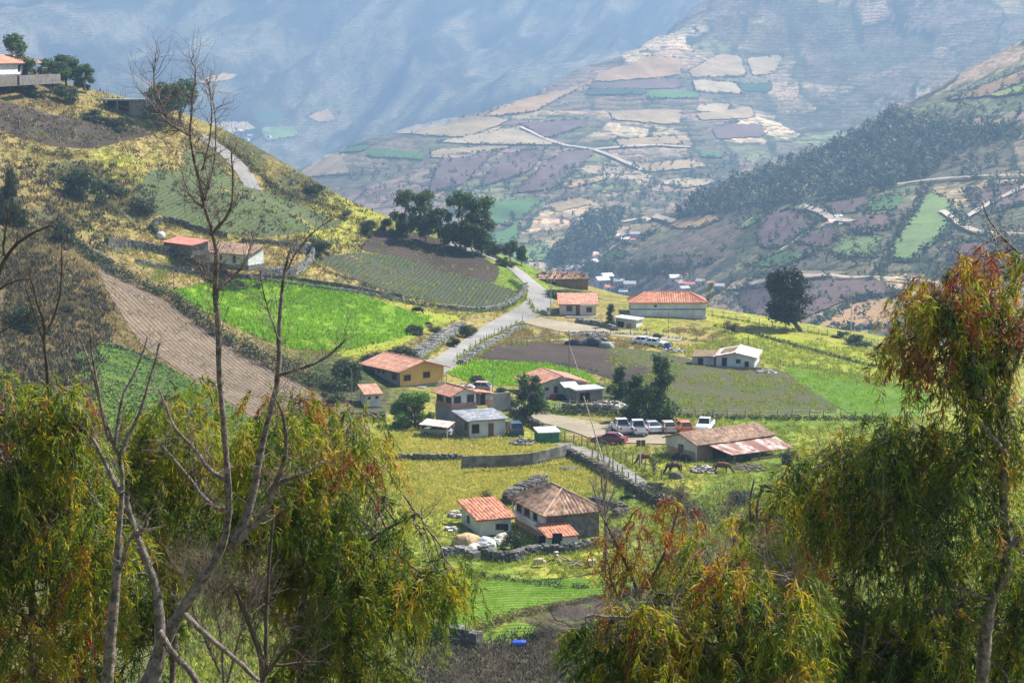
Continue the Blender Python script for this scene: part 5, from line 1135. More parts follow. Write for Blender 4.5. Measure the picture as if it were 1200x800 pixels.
wall('grey stone edging of the terrace path on the hillside', [(292,328),(330,333),(380,340),(430,346),(500,360)], .6, .4, m_lightstone)
wall('stone wall under the dull green field on the hillside', [(285,284),(330,287),(370,292),(385,300)], .7, .5)
wall('stone retaining wall at the inside of the road bend', [(515,362),(560,366),(590,362),(612,348),(616,336)], .9, .6, m_lightstone)
wall('rubble bank between the road and the yellow pasture', [(484,422),(502,410),(522,397),(540,386)], 1.4, 1.2, m_lightstone, ruin=.3)
wall('low rubble edging on the field side of the road', [(540,427),(562,412),(588,396),(614,383)], .7, .7, m_lightstone, ruin=.3)
wall('stone base wall under the white cube outhouse', [(412,494),(430,494),(449,492)], 1.3, .6)
wall('low stone wall at the yard edge below the stall with the white roof', [(660,482),(690,483),(716,484)], 1.2, .5)
wall('stone foundation wall below the cream house terrace', [(676,378),(700,381),(722,388)], .9, .5, m_lightstone)
wall('dark stone line at the crest of the dry slope above the hedge', [(55,272),(80,282),(105,296),(130,310)], .8, .6)
def fence(label, px, n, h=1.2, wires=2, m=None, r=.07, ymin=100):
    W = curve_pts(px, ymin, .5, 1); EDGES.append((W, .2)); k = np.linspace(0, len(W)-1, n).astype(int); p0 = Vector(W[0]); e = empty('fence', p0, 0, label, 'fence'); tops = []
    for j in k:
        p = W[j]-np.array(p0); b = MB(); hh = h*nr.uniform(.85, 1.15); t = nr.randn(2)*.05
        b.tube([p+(0,0,-.2), p+(t[0],t[1],hh)], [r, r*.8], 5); b.build('post', m or k_wood, e); tops.append((p, hh))
    for wv in range(wires):
        f = .9-wv*.4; b = MB()
        for (a, ha), (c, hc) in zip(tops[:-1], tops[1:]): b.tube([a+(0,0,ha*f), (a+c)/2+(0,0,(ha+hc)/2*f-.04), c+(0,0,hc*f)], .012, 3, cap=False)
        b.build('wire', k_metal, e)
fence('wire fence with dark posts along the right side of the main road', [(536,422),(560,406),(584,392),(612,378)], 16)
fence('short post fence at the inside of the road bend', [(600,346),(618,350),(622,360),(630,368)], 5)
fence('post and wire fence across the pasture right of the cream house', [(600,405),(680,392),(760,392),(800,398),(850,402),(900,412)], 22)
fence('post fence on the skyline from the pale tree to the lone tree', [(835,370),(870,376),(905,383),(960,391),(1010,402),(1060,416)], 22)
fence('wire fence along the foot of the weedy ploughed field', [(650,484),(740,488),(850,489),(990,490),(1080,490)], 24)
fence('wire fence between the yellow pasture and the fresh green rows', [(915,428),(950,432),(1010,442),(1090,461)], 16, .9)
fence('wooden post fence on the uphill side of the lane', [(655,515),(690,525),(722,538),(750,550),(775,562)], 16, 1.5, r=.09)
fence('row of thick dark stakes beside the lane and the meadow', [(694,538),(712,548),(728,560),(745,570)], 9, 1.5, 1, r=.09)
fence('post fence round the yard below the white gabled house', [(615,478),(640,481),(670,480),(700,482)], 9, 1.4, 2, k_pale)
fence('stake fence along the skyline right of the upper road', [(262,168),(280,180),(300,200),(325,222),(350,234),(385,240)], 18, 1.0)
fence('crooked stake fence on the upper side of the road behind the grove', [(540,285),(560,293),(585,305),(600,315)], 9, 1.0)
fence('short fence of stakes above the potato rows on the left terraces', [(395,330),(430,343),(475,356)], 7, 1.0, 1)
fence('thin fence across the dry slope above the bright crop', [(182,330),(202,300),(198,312)], 3, 2.2, 0)
def pole(label, u, v, hp, lean=(0, 0), r=.1, cross=None, m=None, name='utility_pole', cat='pole', Y=None):
    p = g1(u, v) if Y is None else Vector(P(u, v, Y)); s = p.y/F; e = empty(name, p, 0, label, cat); b = MB()
    b.tube([(0,0,-.3), (lean[0]*s*.5, lean[1], hp*s*.5), (lean[0]*s, lean[1]*2, hp*s)], [r, r*.9, r*.7], 7); b.build('shaft', m or k_wood, e)
    for z, w_ in (cross or []):
        b = MB(); b.box((lean[0]*s, 0, hp*s*z), (w_, .12, .12)); b.build('crossarm', k_wood, e)
        for k in (-.42, .42): b = MB(); b.tube([(lean[0]*s+w_*k, 0, hp*s*z+.05), (lean[0]*s+w_*k, 0, hp*s*z+.28)], .05, 5); b.build('insulator', w_white, e)
    return e
pole('utility pole with crossarms between the road and the cream house', 645.5, 369, 42, cross=[(.95,1.6),(.8,1.2)], m=k_metal)
pole('tall utility pole on the ridge beside the dark bushes', 997, 392, 42, cross=[(.93,1.4)], m=k_pale)
pole('slim dark pole behind the orange roof of the white gabled house', 667, 440, 47)
pole('long pale pole leaning to the left behind the white gabled house', 684, 452, 48, (-17,0), .07, m=k_pale)
pole('long pale pole leaning across the lane below the white block stall', 711, 553, 92, (-28,0), .08, m=k_pale)
pole('thin lamp pole between the dusty pink house and the yard', 577, 476, 62, r=.07, m=k_metal)
pole('thin pole behind the ridge of the long orange roof', 482, 420, 25, r=.06); pole('thin post at the left of the white cube outhouse', 412.5, 467, 36, r=.06, m=k_metal)
pole('dark post in the pasture left of the farmhouse with patched pink roof', 877, 412, 20, r=.1); pole('bent post at the corner of the patched pink roof', 846, 412, 10, r=.1)
pole('tall fence pole near the two white cars', 783, 398, 36, r=.06); pole('dark pole rising from the potato terrace', 204, 342, 26, r=.08)
pole('pale stake pole in front of the ridge grove', 516, 284, 20, r=.1, m=k_pale); pole('pole standing before the lone tree', 921, 388, 26, r=.06)
pole('pole with dark top near the road sign', 780.5, 521, 22, r=.07); pole('wooden stake near the yard of the white gabled house', 724, 512, 22, r=.07)
sgn = empty('road_sign', g1(750.6,546), math.radians(5), 'two small square brown boards on a white post beside the lane', 'sign')
k = 250/F; b = MB(); b.tube([(0,0,-.2),(0,0,31*k)], .06, 6); b.build('post', w_white, sgn)
for x in (-.3, .3): b = MB(); b.box((x,-.08,27.5*k), (.5,.04,.75)); b.build('board', k_frame, sgn)
# ------------------------------------------------ vehicles
def paint(name, c, rough=.3): return mat(name, c, rough, .05, 1, spec=.5)
k_tyre = mat('black_rubber', (.02,.02,.02), .9, .1, 3); k_red = mat('red_lamp_glass', (.45,.02,.02), .3, .1, 3); k_chrome = mat('grey_bumper', (.3,.3,.31), .5, .1, 3); k_lamp = mat('clear_lamp_glass', (.7,.7,.68), .2, .1, 3, spec=.6)
def loft_x(mb, prof, wfun, tone=.5):
    """side outline (y, z) given width -> closed hull"""
    n = len(prof); L_ = [(-wfun(y, z), y, z) for y, z in prof]; R_ = [(wfun(y, z), y, z) for y, z in prof]
    mb.add(L_+R_, [(i, (i+1) % n, (i+1) % n+n, i+n) for i in range(n)], None, tone)
    c = (np.array(prof).mean(0)); mb.add(L_+[(-wfun(*c), *c)], None, [((i+1) % n, i, n) for i in range(n)]); mb.add(R_+[(wfun(*c), *c)], None, [(i, (i+1) % n, n) for i in range(n)])
def car(name, label, cat, u, v, rz, col, kind='sedan', group=None, sc=1., Y=None, glass=None):
    p = g1(u, v) if Y is None else Vector(P(u, v, Y)); e = empty(name, (p.x, p.y, p.z+.05), rz, label, cat, group); e.scale = (sc, sc, sc)
    body = {'sedan': [(-2.15,.32),(-2.2,.55),(-2.15,.88),(-1.6,.98),(1.0,.95),(2.0,.78),(2.2,.6),(2.15,.3)],
            'hatch': [(-1.9,.32),(-1.95,.6),(-1.9,.95),(-1.5,1.0),(.9,.97),(1.85,.78),(1.98,.55),(1.92,.3)],
            'pickup': [(-2.6,.5),(-2.62,.75),(-2.6,1.12),(-.5,1.14),(1.2,1.14),(2.3,1.02),(2.5,.8),(2.45,.42)],
            'suv': [(-2.2,.42),(-2.25,.7),(-2.2,1.1),(-1.8,1.14),(1.1,1.12),(2.1,.98),(2.25,.7),(2.2,.4)]}[kind]
    W = .92 if kind in ('pickup','suv') else .86
    top = {'sedan': (-1.65,-.95,.25,.95,1.42), 'hatch': (-1.85,-1.3,.35,1.0,1.48), 'pickup': (-.75,-.45,.55,1.15,1.82), 'suv': (-2.1,-1.7,.4,1.05,1.78)}[kind]
    zb = .93 if kind in ('sedan','hatch') else 1.1
    if kind == 'pickup':
        mb = MB(); front = [(-.5,.5),(-.5,1.14),(1.2,1.14),(2.3,1.02),(2.5,.8),(2.45,.42)]; loft_x(mb, front, lambda y, z: W*(1 if z < 1 else .95))
        mb.box((0,-1.5,.62),(2*W*.98,2.1,.24)); mb.box((-W+.05,-1.5,.88),(.1,2.1,.52)); mb.box((W-.05,-1.5,.88),(.1,2.1,.52)); mb.box((0,-2.56,.86),(2*W,.1,.56)); mb.box((0,-.56,.88),(2*W-.2,.08,.5))
        mb.build('body', col, e)
        mb = MB(); mb.box((0,-1.52,.752),(2*W-.24,1.9,.02)); mb.build('bed', k_dark, e)
    else:
        mb = MB(); loft_x(mb, body, lambda y, z: W*(1 if z < .9 else .93)*(1-.05*(abs(y) > 1.9))); mb.build('body', col, e)
    y0, y1, y2, y3, h = top; wi = W*.9; wt = W*.74
    V = [(-wi,y0,zb),(wi,y0,zb),(wi,y3,zb),(-wi,y3,zb),(-wt,y1,h-.04),(wt,y1,h-.04),(wt,y2,h-.04),(-wt,y2,h-.04)]
    mb = MB(); mb.add(V, [(0,3,2,1),(4,5,6,7),(0,1,5,4),(1,2,6,5),(2,3,7,6),(3,0,4,7)]); mb.build('window', glass or k_dark, e)
    mb = MB(); mb.box((0,(y1+y2)/2,h-.01),(2*wt+.06,(y2-y1)+.1,.07))
    for a, b in ((0,4),(1,5),(2,6),(3,7)): mb.tube([V[a], V[b]], .045, 4)
    for s in (-1, 1): mb.tube([(s*(wi+.0),(y0+y3)/2-.1,zb),(s*(wt+.01),(y1+y2)/2-.1,h-.04)], .05, 4)
    mb.build('roof', col, e)
    yy = (-1.35,1.35) if kind != 'pickup' else (-1.75,1.55); r = .31 if kind in ('sedan','hatch') else .38
    for y in yy:
        for s in (-1, 1):
            mb = MB(); mb.tube([(s*(W-.18),y,r-.05),(s*(W+.01),y,r-.05)], r, 12); w_ = mb.build('wheel', k_tyre, e)
            mb = MB(); mb.tube([(s*(W+.005),y,r-.05),(s*(W+.025),y,r-.05)], r*.55, 8); mb.build('rim', k_chrome, w_)
    yb = body[1][0]; yf = -yb if kind != 'pickup' else 2.47
    for s in (-1, 1):
        mb = MB(); mb.box((s*(W-.16),yb-.01,.78 if kind in ('sedan','hatch') else .95),(.24,.08,.18 if kind != 'pickup' else .3)); mb.build('taillight', k_red, e)
        mb = MB(); mb.box((s*(W-.2),yf-.1,.68 if kind in ('sedan','hatch') else .85),(.28,.14,.14)); mb.build('headlight', k_lamp, e)
        mb = MB(); mb.box((s*(W+.1),.75,zb+.08),(.16,.1,.12)); mb.build('mirror', col, e)
    mb = MB(); mb.box((0,yb-.03,.42),(2*W*.95,.12,.16)); mb.build('bumper', k_chrome if kind == 'pickup' else col, e)
    return e
p_white = paint('white_car_paint', (.75,.76,.78)); p_silv = paint('silver_car_paint', (.48,.52,.56)); p_beig = paint('beige_car_paint', (.52,.44,.38)); p_oran = paint('orange_car_paint', (.62,.17,.07)); p_mar = paint('maroon_car_paint', (.20,.03,.045)); p_gry = paint('dull_grey_car_paint', (.30,.31,.32), .5); p_blu = paint('dark_blue_car_paint', (.03,.07,.12), .4)
gc = 'vehicles parked in a row on the dirt yard'
R_ = math.radians
car('pickup_truck', 'white pickup with an open bed at the left end of the parked row', 'pickup', 728,506.5, R_(12), p_white, 'pickup', gc)
car('pickup_truck', 'white pickup with a black bed cover, second in the parked row', 'pickup', 747,508, R_(8), p_white, 'pickup', gc)
car('car', 'silver blue sedan parked third in the row below the tall column tree', 'car', 763,505.5, R_(14), p_silv, 'sedan', gc)
car('car', 'beige hatchback parked between the silver sedan and the orange car', 'car', 782,506, R_(8), p_beig, 'hatch', gc)
car('car', 'bright orange hatchback parked right of the beige one', 'car', 801,506, R_(8), p_oran, 'hatch', gc)
car('pickup_truck', 'white pickup half hidden behind the ridge of the farmhouse roof', 'pickup', 826,505, R_(165), p_white, 'pickup', gc)
car('car', 'maroon sedan parked across in front of the vehicle row', 'car', 714.5,519.5, R_(70), p_mar, 'sedan')
car('car', 'dull grey sedan standing under the pale sheet carport', 'car', 513,510.5, R_(66), p_gry, 'sedan')
car('car', 'dark blue van parked beside the flat roofed white house', 'van', 603,509.5, R_(10), p_blu, 'suv')
car('car', 'left one of the two white cars beyond the ploughed field', 'car', 755,404, R_(-118), p_white, 'sedan', 'white cars beyond the ploughed field'); car('car', 'right one of the two white cars beyond the ploughed field', 'car', 768,406, R_(-118), p_white, 'sedan', 'white cars beyond the ploughed field')
car('car', 'wrecked white and red car body lying in the weeds above the dusty pink house', 'wrecked car', 561,459, R_(75), paint('faded_wreck_paint', (.45,.3,.3), .7), 'hatch')
def motorbike(u, v, rz, label):
    e = empty('motorbike', g1(u, v), rz, label, 'motorbike', 'motorbikes by the farmhouse door')
    for y in (-.62,.62): b = MB(); b.tube([(-.05,y,.3),(.05,y,.3)], .3, 12); b.build('wheel', k_tyre, e)
    b = MB(); b.tube([(0,-.6,.45),(0,-.2,.72),(0,.3,.8),(0,.5,.65)], [.08,.14,.17,.08], 7); b.tube([(0,-.1,.4),(0,.2,.4)], .17, 7); b.build('body', k_tyre, e)
    b = MB(); b.tube([(0,-.75,.78),(0,-.3,.84),(0,.05,.84)], [.08,.12,.1], 6); b.build('seat', k_dark, e)
    b = MB(); b.tube([(-.35,.35,1.05),(0,.45,1.0),(.35,.35,1.05)], .025, 5); b.tube([(0,.42,1.0),(0,.62,.35)], .04, 5); b.build('handlebar', k_metal, e)
motorbike(795,539.5,R_(60),'motorbike leaning left of the farmhouse door'); motorbike(802,541,R_(75),'motorbike parked right of the other at the farmhouse door')

# ------------------------------------------------ animals
def skinned(name, pts, edges, rad, m, parent=None, lvl=2, root=0):
    me = bpy.data.meshes.new(name); me.from_pydata([tuple(p) for p in pts], edges, []); me.update(); o = bpy.data.objects.new(name, me); COL.objects.link(o)
    s = o.modifiers.new('skin', 'SKIN'); s.use_smooth_shade = True; sv = me.skin_vertices[0].data if me.skin_vertices else None
    if sv is None:
        bm = bmesh.new(); bm.from_mesh(me); bm.verts.layers.skin.verify(); bm.to_mesh(me); bm.free(); sv = me.skin_vertices[0].data
    for i, r in enumerate(rad): sv[i].radius = (r, r) if not isinstance(r, tuple) else r; sv[i].use_root = (i == root)
    q = o.modifiers.new('sub', 'SUBSURF'); q.levels = q.render_levels = lvl; me.materials.append(m)
    if parent: o.parent = parent
    return o
def quadruped(name, label, cat, u, v, rz, m, L=1.6, H=1.5, kind='horse', graze=True, group=None, mane=None, mud=None):
    e = empty(name, g1(u, v), rz, label, cat, group)
    t = H*.54 if kind != 'sheep' else H*.58; b = {'horse': .36, 'cow': .42, 'sheep': .24, 'dog': .09}[kind]*(H/1.5 if kind in ('horse','cow') else 1)
    l = L/2; lr = .055*H/1.5 if kind != 'sheep' else .035
    z1 = t+b*.6
    head = [(l+.28*L, 0, t*.62), (l+.44*L, 0, .14*H), (l+.50*L, 0, .04*H+.03)] if graze else [(l+.16*L, 0, H*.98), (l+.3*L, 0, H*1.02), (l+.42*L, 0, H*.9)]
    pts = [(0,0,z1),(l*.75,0,z1),(-l*.8,0,z1+.03),(l+.1*L,0,z1+(0 if graze else .25*H))]+head
    ed = [(0,1),(0,2),(1,3),(3,4),(4,5),(5,6)]; rad = [b*1.05,b*.95,b*.95,b*.62,b*.4,b*.4,b*.26]
    for s in (-1, 1):
        i = len(pts); pts += [(l*.78,s*b*.55,t*.72),(l*.8,s*b*.55,t*.38),(l*.78,s*b*.55,.1),(l*.82,s*b*.55,.02)]; ed += [(1,i),(i,i+1),(i+1,i+2),(i+2,i+3)]; rad += [lr*1.9,lr*1.15,lr*.9,lr*1.1]
        i = len(pts); pts += [(-l*.72,s*b*.55,t*.75),(-l*.95,s*b*.55,t*.4),(-l*.9,s*b*.55,.1),(-l*.86,s*b*.55,.02)]; ed += [(2,i),(i,i+1),(i+1,i+2),(i+2,i+3)]; rad += [lr*2.4,lr*1.2,lr*.9,lr*1.1]
    i = len(pts); pts += [(-l*1.12,0,z1-.02),(-l*1.22,0,t*.6)]; ed += [(2,i),(i,i+1)]; rad += [.05,.03 if kind != 'horse' else .06]
    skinned('body', pts, ed, rad, m, e)
    hx = head[0]
    for s in (-1, 1):
        q = MB(); hp = np.array(head[1] if graze else head[0])*.6+np.array(head[0] if graze else head[1])*.4; q.tube([hp+(0,s*b*.3,b*.2), hp+(-.02,s*b*.6,b*.5)], [b*.16,b*.04], 5); q.build('ear', m, e)
    if kind == 'horse':
        q = MB(); A = np.array(pts[3]); B = np.array(head[0]); 
        for t_ in np.linspace(0, 1, 7): p = A*(1-t_)+B*t_; q.box(p+(0,0,b*.55), (.14,.05,.2))
        q.build('mane', mane or k_tyre, e); q = MB(); q.tube([(-l*1.12,0,z1),(-l*1.25,0,t*.7),(-l*1.2,0,t*.25)], [.05,.09,.03], 6); q.build('tail', mane or k_tyre, e)
    return e
a_bay = mat('bay_brown_coat', (.085,.035,.02), .7, .2, 3); a_red = mat('reddish_brown_coat', (.14,.05,.03), .7, .2, 3); a_blk = mat('black_coat', (.012,.012,.014), .7, .2, 3); a_wool = mat('cream_wool', (.62,.52,.38), .95, .2, 9, bump=.6, col2=(.45,.36,.25)); a_face = mat('dark_sheep_face', (.05,.04,.035), .8, .1, 3)
quadruped('horse', 'dark brown horse grazing on the grass right of the orchard tree', 'horse', 790.5,554, R_(-160), a_bay, 1.5, 1.5)
quadruped('horse', 'brown horse half hidden behind the orchard tree and sign post', 'horse', 757,544, R_(-170), a_red, 1.5, 1.5)
quadruped('horse', 'reddish brown horse grazing beside the woodpile before the farmhouse', 'horse', 845,554, R_(-10), a_red, 1.6, 1.5)
quadruped('cow', 'black cow grazing at the edge of the bright green crop', 'cow', 491,368, R_(170), a_blk, 1.7, 1.35, 'cow')
quadruped('cow', 'small black calf resting below the black cow', 'calf', 503,382, R_(170), a_blk, .9, .75, 'cow')
quadruped('sheep', 'pale woolly sheep grazing left on the pasture above the striped field', 'sheep', 634,663.5, R_(175), a_wool, .85, .8, 'sheep', group='sheep on the lower pasture')
quadruped('sheep', 'sheep standing rump first, closest to the farmhouse porch wall', 'sheep', 652,656, R_(100), a_wool, .75, .8, 'sheep', group='sheep on the lower pasture')
quadruped('sheep', 'cream sheep with a raised dark head at the right of the pasture', 'sheep', 691.5,664, R_(10), a_wool, .7, .65, 'sheep', False, group='sheep on the lower pasture')

# ------------------------------------------------ farmyard clutter
def heap(name, label, cat, u, v, n, w, h, m, sz=.4, kind='stone', group=None):
    e0 = g1(u, v); b = MB()
    for i in range(n):
        a_ = nr.rand()*6.28; r_ = w*nr.rand()**.6*.85; x, y = r_*math.cos(a_), r_*math.sin(a_); z = max(0, h*(1-(x*x+y*y)/(w*w))*nr.rand())
        gz = float(hz(e0.x+x, e0.y+y))-e0.z
        if kind == 'stone': b.stone((x, y, gz+z+sz*.2), (sz*nr.uniform(.5,1.4), sz*nr.uniform(.5,1.2), sz*nr.uniform(.3,.8)), nr.rand()*3)
        else: b.box((x, y, gz+z+.1), (sz*nr.uniform(1,4), .12, .1), nr.rand()*3, nr.rand())
    o = b.build(name, m, None); o.location = e0; return tag(o, label, cat, group)
m_junk = tile_mat('mixed_scrap', [(.12,.10,.09),(.45,.40,.36),(.75,.72,.68)], .8, moss=(.3,.16,.09), mossp=(.5,.7))
m_pstone = tile_mat('white_painted_stone', [(.35,.33,.31),(.55,.53,.5),(.75,.73,.7)], .9, moss=(.2,.18,.12), mossp=(.55,.72))
for a in [('rubble_pile','pale rubble and scrap heaped right of the stall with the white roof','rubble',716,476,120,3.2,.8,m_junk,.4),('rubble_pile','scattered scrap in the weeds above the dusty pink house','scrap heap',550,455,60,3,.5,m_junk,.35),
 ('rubble_pile','grey stones strewn below the cream house terrace','rubble',690,393,120,4.5,.5,m_lightstone,.45),('rubble_pile','stones beside the utility pole at the road bend','rubble',640,368,60,1.6,.8,m_lightstone,.45),('rubble_pile','clutter between the white cars and the blue barrel','scrap heap',790,412,60,2.2,.6,m_junk,.35),
 ('rubble_pile','woodpile and scrap in the grass before the farmhouse','woodpile',825,552,110,1.9,.7,m_junk,.3),('rubble_pile','tools and crates beside the small white house on the meadow','clutter',537,605,50,1.3,.6,m_junk,.4),('rubble_pile','white sacks left of the haystack on the meadow','sacks',530,622,22,.9,.3,m_pstone,.4),
 ('rubble_pile','garden stones and weeds in front of the flat roofed house','rubble',612,519,70,2.0,.5,m_lightstone,.35),('rubble_pile','scrap lying in the yard right of the patched pink roof','scrap heap',898,437,50,2,.5,m_junk,.35),('rubble_pile','scattered stones on the dry hillside above the left shed','rubble',130,290,60,2.6,.4,m_lightstone,.4),
 ('rubble_pile','pale boulders at the left end of the terrace wall below the meadow house','rubble',590,637,26,1.2,.8,m_pstone,.8),('rubble_pile','stones beside the striped field corner','rubble',548,752,40,1.6,.5,m_lightstone,.5)]: heap(*a)
heap('plank_pile', 'planks and poles lying under the edge of the rusty awning', 'planks', 878,549,24,2.4,.3,k_wood,.9,'plank')
heap('plank_pile', 'long sticks lying on the grass below the sheep', 'sticks', 668,660,5,1.6,.1,k_wood,1.2,'plank')
def blob(name, label, cat, u, v, s, m, rz=0, fl=1., parts=None):
    bm = bmesh.new(); bmesh.ops.create_icosphere(bm, subdivisions=3, radius=1)
    sd_ = nr.randint(99)
    for q in bm.verts: q.co *= 1+.16*math.sin(q.co.x*3+sd_)*math.cos(q.co.y*4)+.05*nr.randn()*.5; q.co.z = max(q.co.z, -.35)
    me = bpy.data.meshes.new(name); bm.to_mesh(me); bm.free(); me.materials.append(m); o = bpy.data.objects.new(name, me); COL.objects.link(o)
    o.location = g1(u, v)+Vector((0,0,.3*s[2])); o.scale = s; o.rotation_euler = (0,0,rz); return tag(o, label, cat)
blob('haystack', 'tan haystack in front of the small white house on the meadow', 'haystack', 547,640,(1.4,1.1,1.1), mat('dry_hay', (.55,.40,.22), .95, .2, 5, bump=.8, col2=(.34,.23,.12)))
blob('sack_heap', 'heap covered by a white sheet right of the haystack', 'covered heap', 569,641,(1.2,.9,.8), w_white); blob('sack_heap', 'small white covered heap between haystack and sheet', 'covered heap', 555,645,(.7,.6,.6), w_white); blob('sack_heap', 'pinkish covered heap left of the dark bush', 'covered heap', 588,637,(.7,.7,.9), w_cream)
k_tarp = mat('black_plastic_tarp', (.025,.028,.035), .45, .2, 2, bump=.4)
blob('tarp_heap', 'left black tarp covered heap at the top edge of the ploughed field', 'covered heap', 677,405,(2.2,1.,1.0), k_tarp); blob('tarp_heap', 'larger black tarp covered heap next to the grey boulder', 'covered heap', 696,406,(2.4,1.1,1.4), k_tarp); blob('boulder', 'grey boulder at the right end of the black tarp heaps', 'boulder', 711,408,(1.3,1,.9), w_conc)
blob('boulder', 'dark boulder on the meadow left of the stone lane wall', 'boulder', 792,560,(.9,.6,.6), w_stone); blob('boulder', 'dark stone lying on the grass above the bare tree', 'boulder', 741,583,(1.1,.5,.25), w_stone); blob('boulder', 'flat dark stone in the meadow near the lane corner', 'boulder', 668,549,(1.2,.6,.25), w_stone)
br = empty('barrel', g1(782,410), 0, 'bright blue barrel beside the clutter at the field edge', 'barrel'); b = MB(); b.tube([(0,0,0),(0,0,.3),(0,0,.9),(0,0,1.2)], [.5,.55,.55,.5], 12); b.build('drum', mat('blue_plastic', (.02,.09,.4), .4, .1, 3), br); b = MB(); b.tube([(0,0,1.2),(0,0,1.26)], .52, 12); b.build('lid', k_dark, br)
br = empty('barrel', g1(608,757), .3, 'blue barrel lying in the small green plot at the bottom', 'barrel'); b = MB(); b.tube([(-.6,0,.28),(-.2,0,.28),(.2,0,.28),(.6,0,.28)], [.26,.3,.3,.26], 12); b.build('drum', mat('blue_plastic_drum', (.02,.08,.5), .4, .1, 3), br); b = MB(); b.tube([(.6,0,.28),(.66,0,.28)], .26, 12); b.build('lid', k_dark, br)
# washing on the lines
def wash(u0, v0, n, sp, labels, Y, cols):
    for i in range(n):
        p = Vector(P(u0+i*sp, v0, Y)); b = MB(); w_ = nr.uniform(.34,.46); h_ = nr.uniform(.6,.85)
        k = 5; V = [(-w_/2+w_*j/(k-1), .03*math.sin(j*2+i), -h_*t_) for t_ in (0,.5,1) for j in range(k)]; V2 = [(x,y+.03,z) for x,y,z in V]
        Q = [(r*k+j, r*k+j+1, (r+1)*k+j+1, (r+1)*k+j) for r in range(2) for j in range(k-1)]
        b.add(V, Q); b.add(V2, [q[::-1] for q in Q]); b.add([V[0],V[k-1],V2[k-1],V2[0]], [(0,1,2,3)])
        o = b.build('garment', cols[i % len(cols)]); o.location = p; tag(o, labels, 'clothing', labels)
c_navy = mat('navy_cloth', (.015,.02,.05), .9, .2, 4); c_blk = mat('black_cloth', (.015,.015,.018), .9, .2, 4)
wash(570, 613.5, 6, 4.6, 'dark clothes hung along the front wall of the small white house', 210.2, [c_navy, c_blk]); wash(650, 624.5, 3, 3.2, 'dark clothes hung before the porch of the old farmhouse', 203.6, [c_navy, c_blk])

# ------------------------------------------------ ground growth
def weeds():
    mb = MB()
    for W, off in EDGES:
        n = int(len(W)*5); k = nr.randint(0, len(W), n); a = nr.rand(n)*6.28; r = off+np.abs(nr.randn(n))*.35
        X = W[k, 0]+np.cos(a)*r; Y = W[k, 1]+np.sin(a)*r; p = np.stack([X, Y, hz(X, Y)], 1); tn = nr.rand(n); s = nr.uniform(.15, .5, n)
        for b in range(3):
            q = nr.rand(n)*6.28; d = np.stack([np.cos(q), np.sin(q), 0*q], 1); o = nr.randn(n, 3)*.1*np.array([1,1,0])
            tip = np.stack([nr.randn(n)*.3, nr.randn(n)*.3, np.ones(n)], 1)*s[:, None]
            mb.add(np.stack([p+o-d*s[:, None]*.3, p+o+d*s[:, None]*.3, p+o+tip], 1).reshape(-1, 3), None, np.arange(n*3).reshape(n, 3), np.repeat(tn, 3))
    tag(mb.build('weeds', m_ggr), kind='stuff')
weeds()
def tufts(name, poly, n, size, m, lift=0., tall=1.0, ymin=100, blades=3, clump=0.):
    xs = [p[0] for p in poly]; ys = [p[1] for p in poly]; u = nr.uniform(min(xs), max(xs), n*3); v = nr.uniform(min(ys), max(ys), n*3)
    k = inside(u+fbm(u/35, v/25, 44, 3)*26+nr.randn(len(u))*4, v+fbm(u/35, v/25, 45, 3)*16+nr.randn(len(u))*3, poly) if name not in ('crop_plants','stubble_stalks','clods') else inside(u, v, poly); u, v = u[k], v[k]
    if clump: q = fbm(u/9, v/5, nr.randint(90), 3) > clump-.3; u, v = u[q], v[q]
    if name in ('dry_grass', 'meadow_grass'):       # natural growth keeps off the worked fields
        q = np.ones(len(u), bool)
        for fp in FIELDS: q &= ~inside(u, v, fp)
        u, v = u[q], v[q]
    u, v = u[:n], v[:n]; p = G(u, v, ymin)
    for W, wd in ROADS:
        d2 = ((p[:, None, :2]-W[None, ::2, :2])**2).sum(2).min(1); p = p[d2 > (wd*.55+.3)**2]
    n = len(p); mb = MB(); tn = nr.rand(n)
    for b in range(blades):
        a = nr.rand(n)*6.28; s = size*nr.uniform(.5, 1.5, n); d = np.stack([np.cos(a), np.sin(a), 0*a], 1); o = nr.randn(n, 3)*size*.5*np.array([1,1,0])
        tip = np.stack([nr.randn(n)*.4, nr.randn(n)*.4, np.full(n, tall)], 1)*s[:, None]
        V = np.stack([p+o-d*s[:, None]*.28-(0,0,.03), p+o+d*s[:, None]*.28-(0,0,.03), p+o+tip], 1).reshape(-1, 3)
        mb.add(V, None, np.arange(n*3).reshape(n, 3), np.repeat(np.clip(tn+nr.randn(n)*.15, 0, 1), 3))
    return tag(mb.build(name, m), kind='stuff')
tufts('dry_grass', [(0,100),(120,120),(260,150),(440,250),(530,300),(620,400),(480,420),(380,430),(230,350),(0,420)], 26000, .32, m_dgr, clump=.25)
tufts('hill_scrub', [(0,180),(130,190),(200,260),(130,300),(60,300),(0,420)], 5000, .5, m_sgr, clump=.3)
tufts('hill_scrub', [(100,100),(440,250),(420,300),(300,290),(150,200)], 3500, .5, m_sgr, clump=.35)
tufts('hill_scrub', [(0,300),(110,320),(140,400),(60,520),(0,520)], 6000, .5, m_sgr, clump=.15)
tufts('hill_green', [(0,100),(260,150),(600,330),(620,400),(380,440),(100,280)], 6000, .4, m_ggr, clump=.3)
tufts('dry_grass', [(0,260),(120,300),(200,420),(60,560),(0,560)], 9000, .32, m_dgr, clump=.25)
tufts('dry_grass', [(560,385),(820,385),(900,400),(700,408),(560,412)], 5000, .35, m_dgr, clump=.2)
tufts('meadow_grass', [(440,500),(700,520),(730,570),(600,600),(440,600)], 22000, .22, m_ygr)
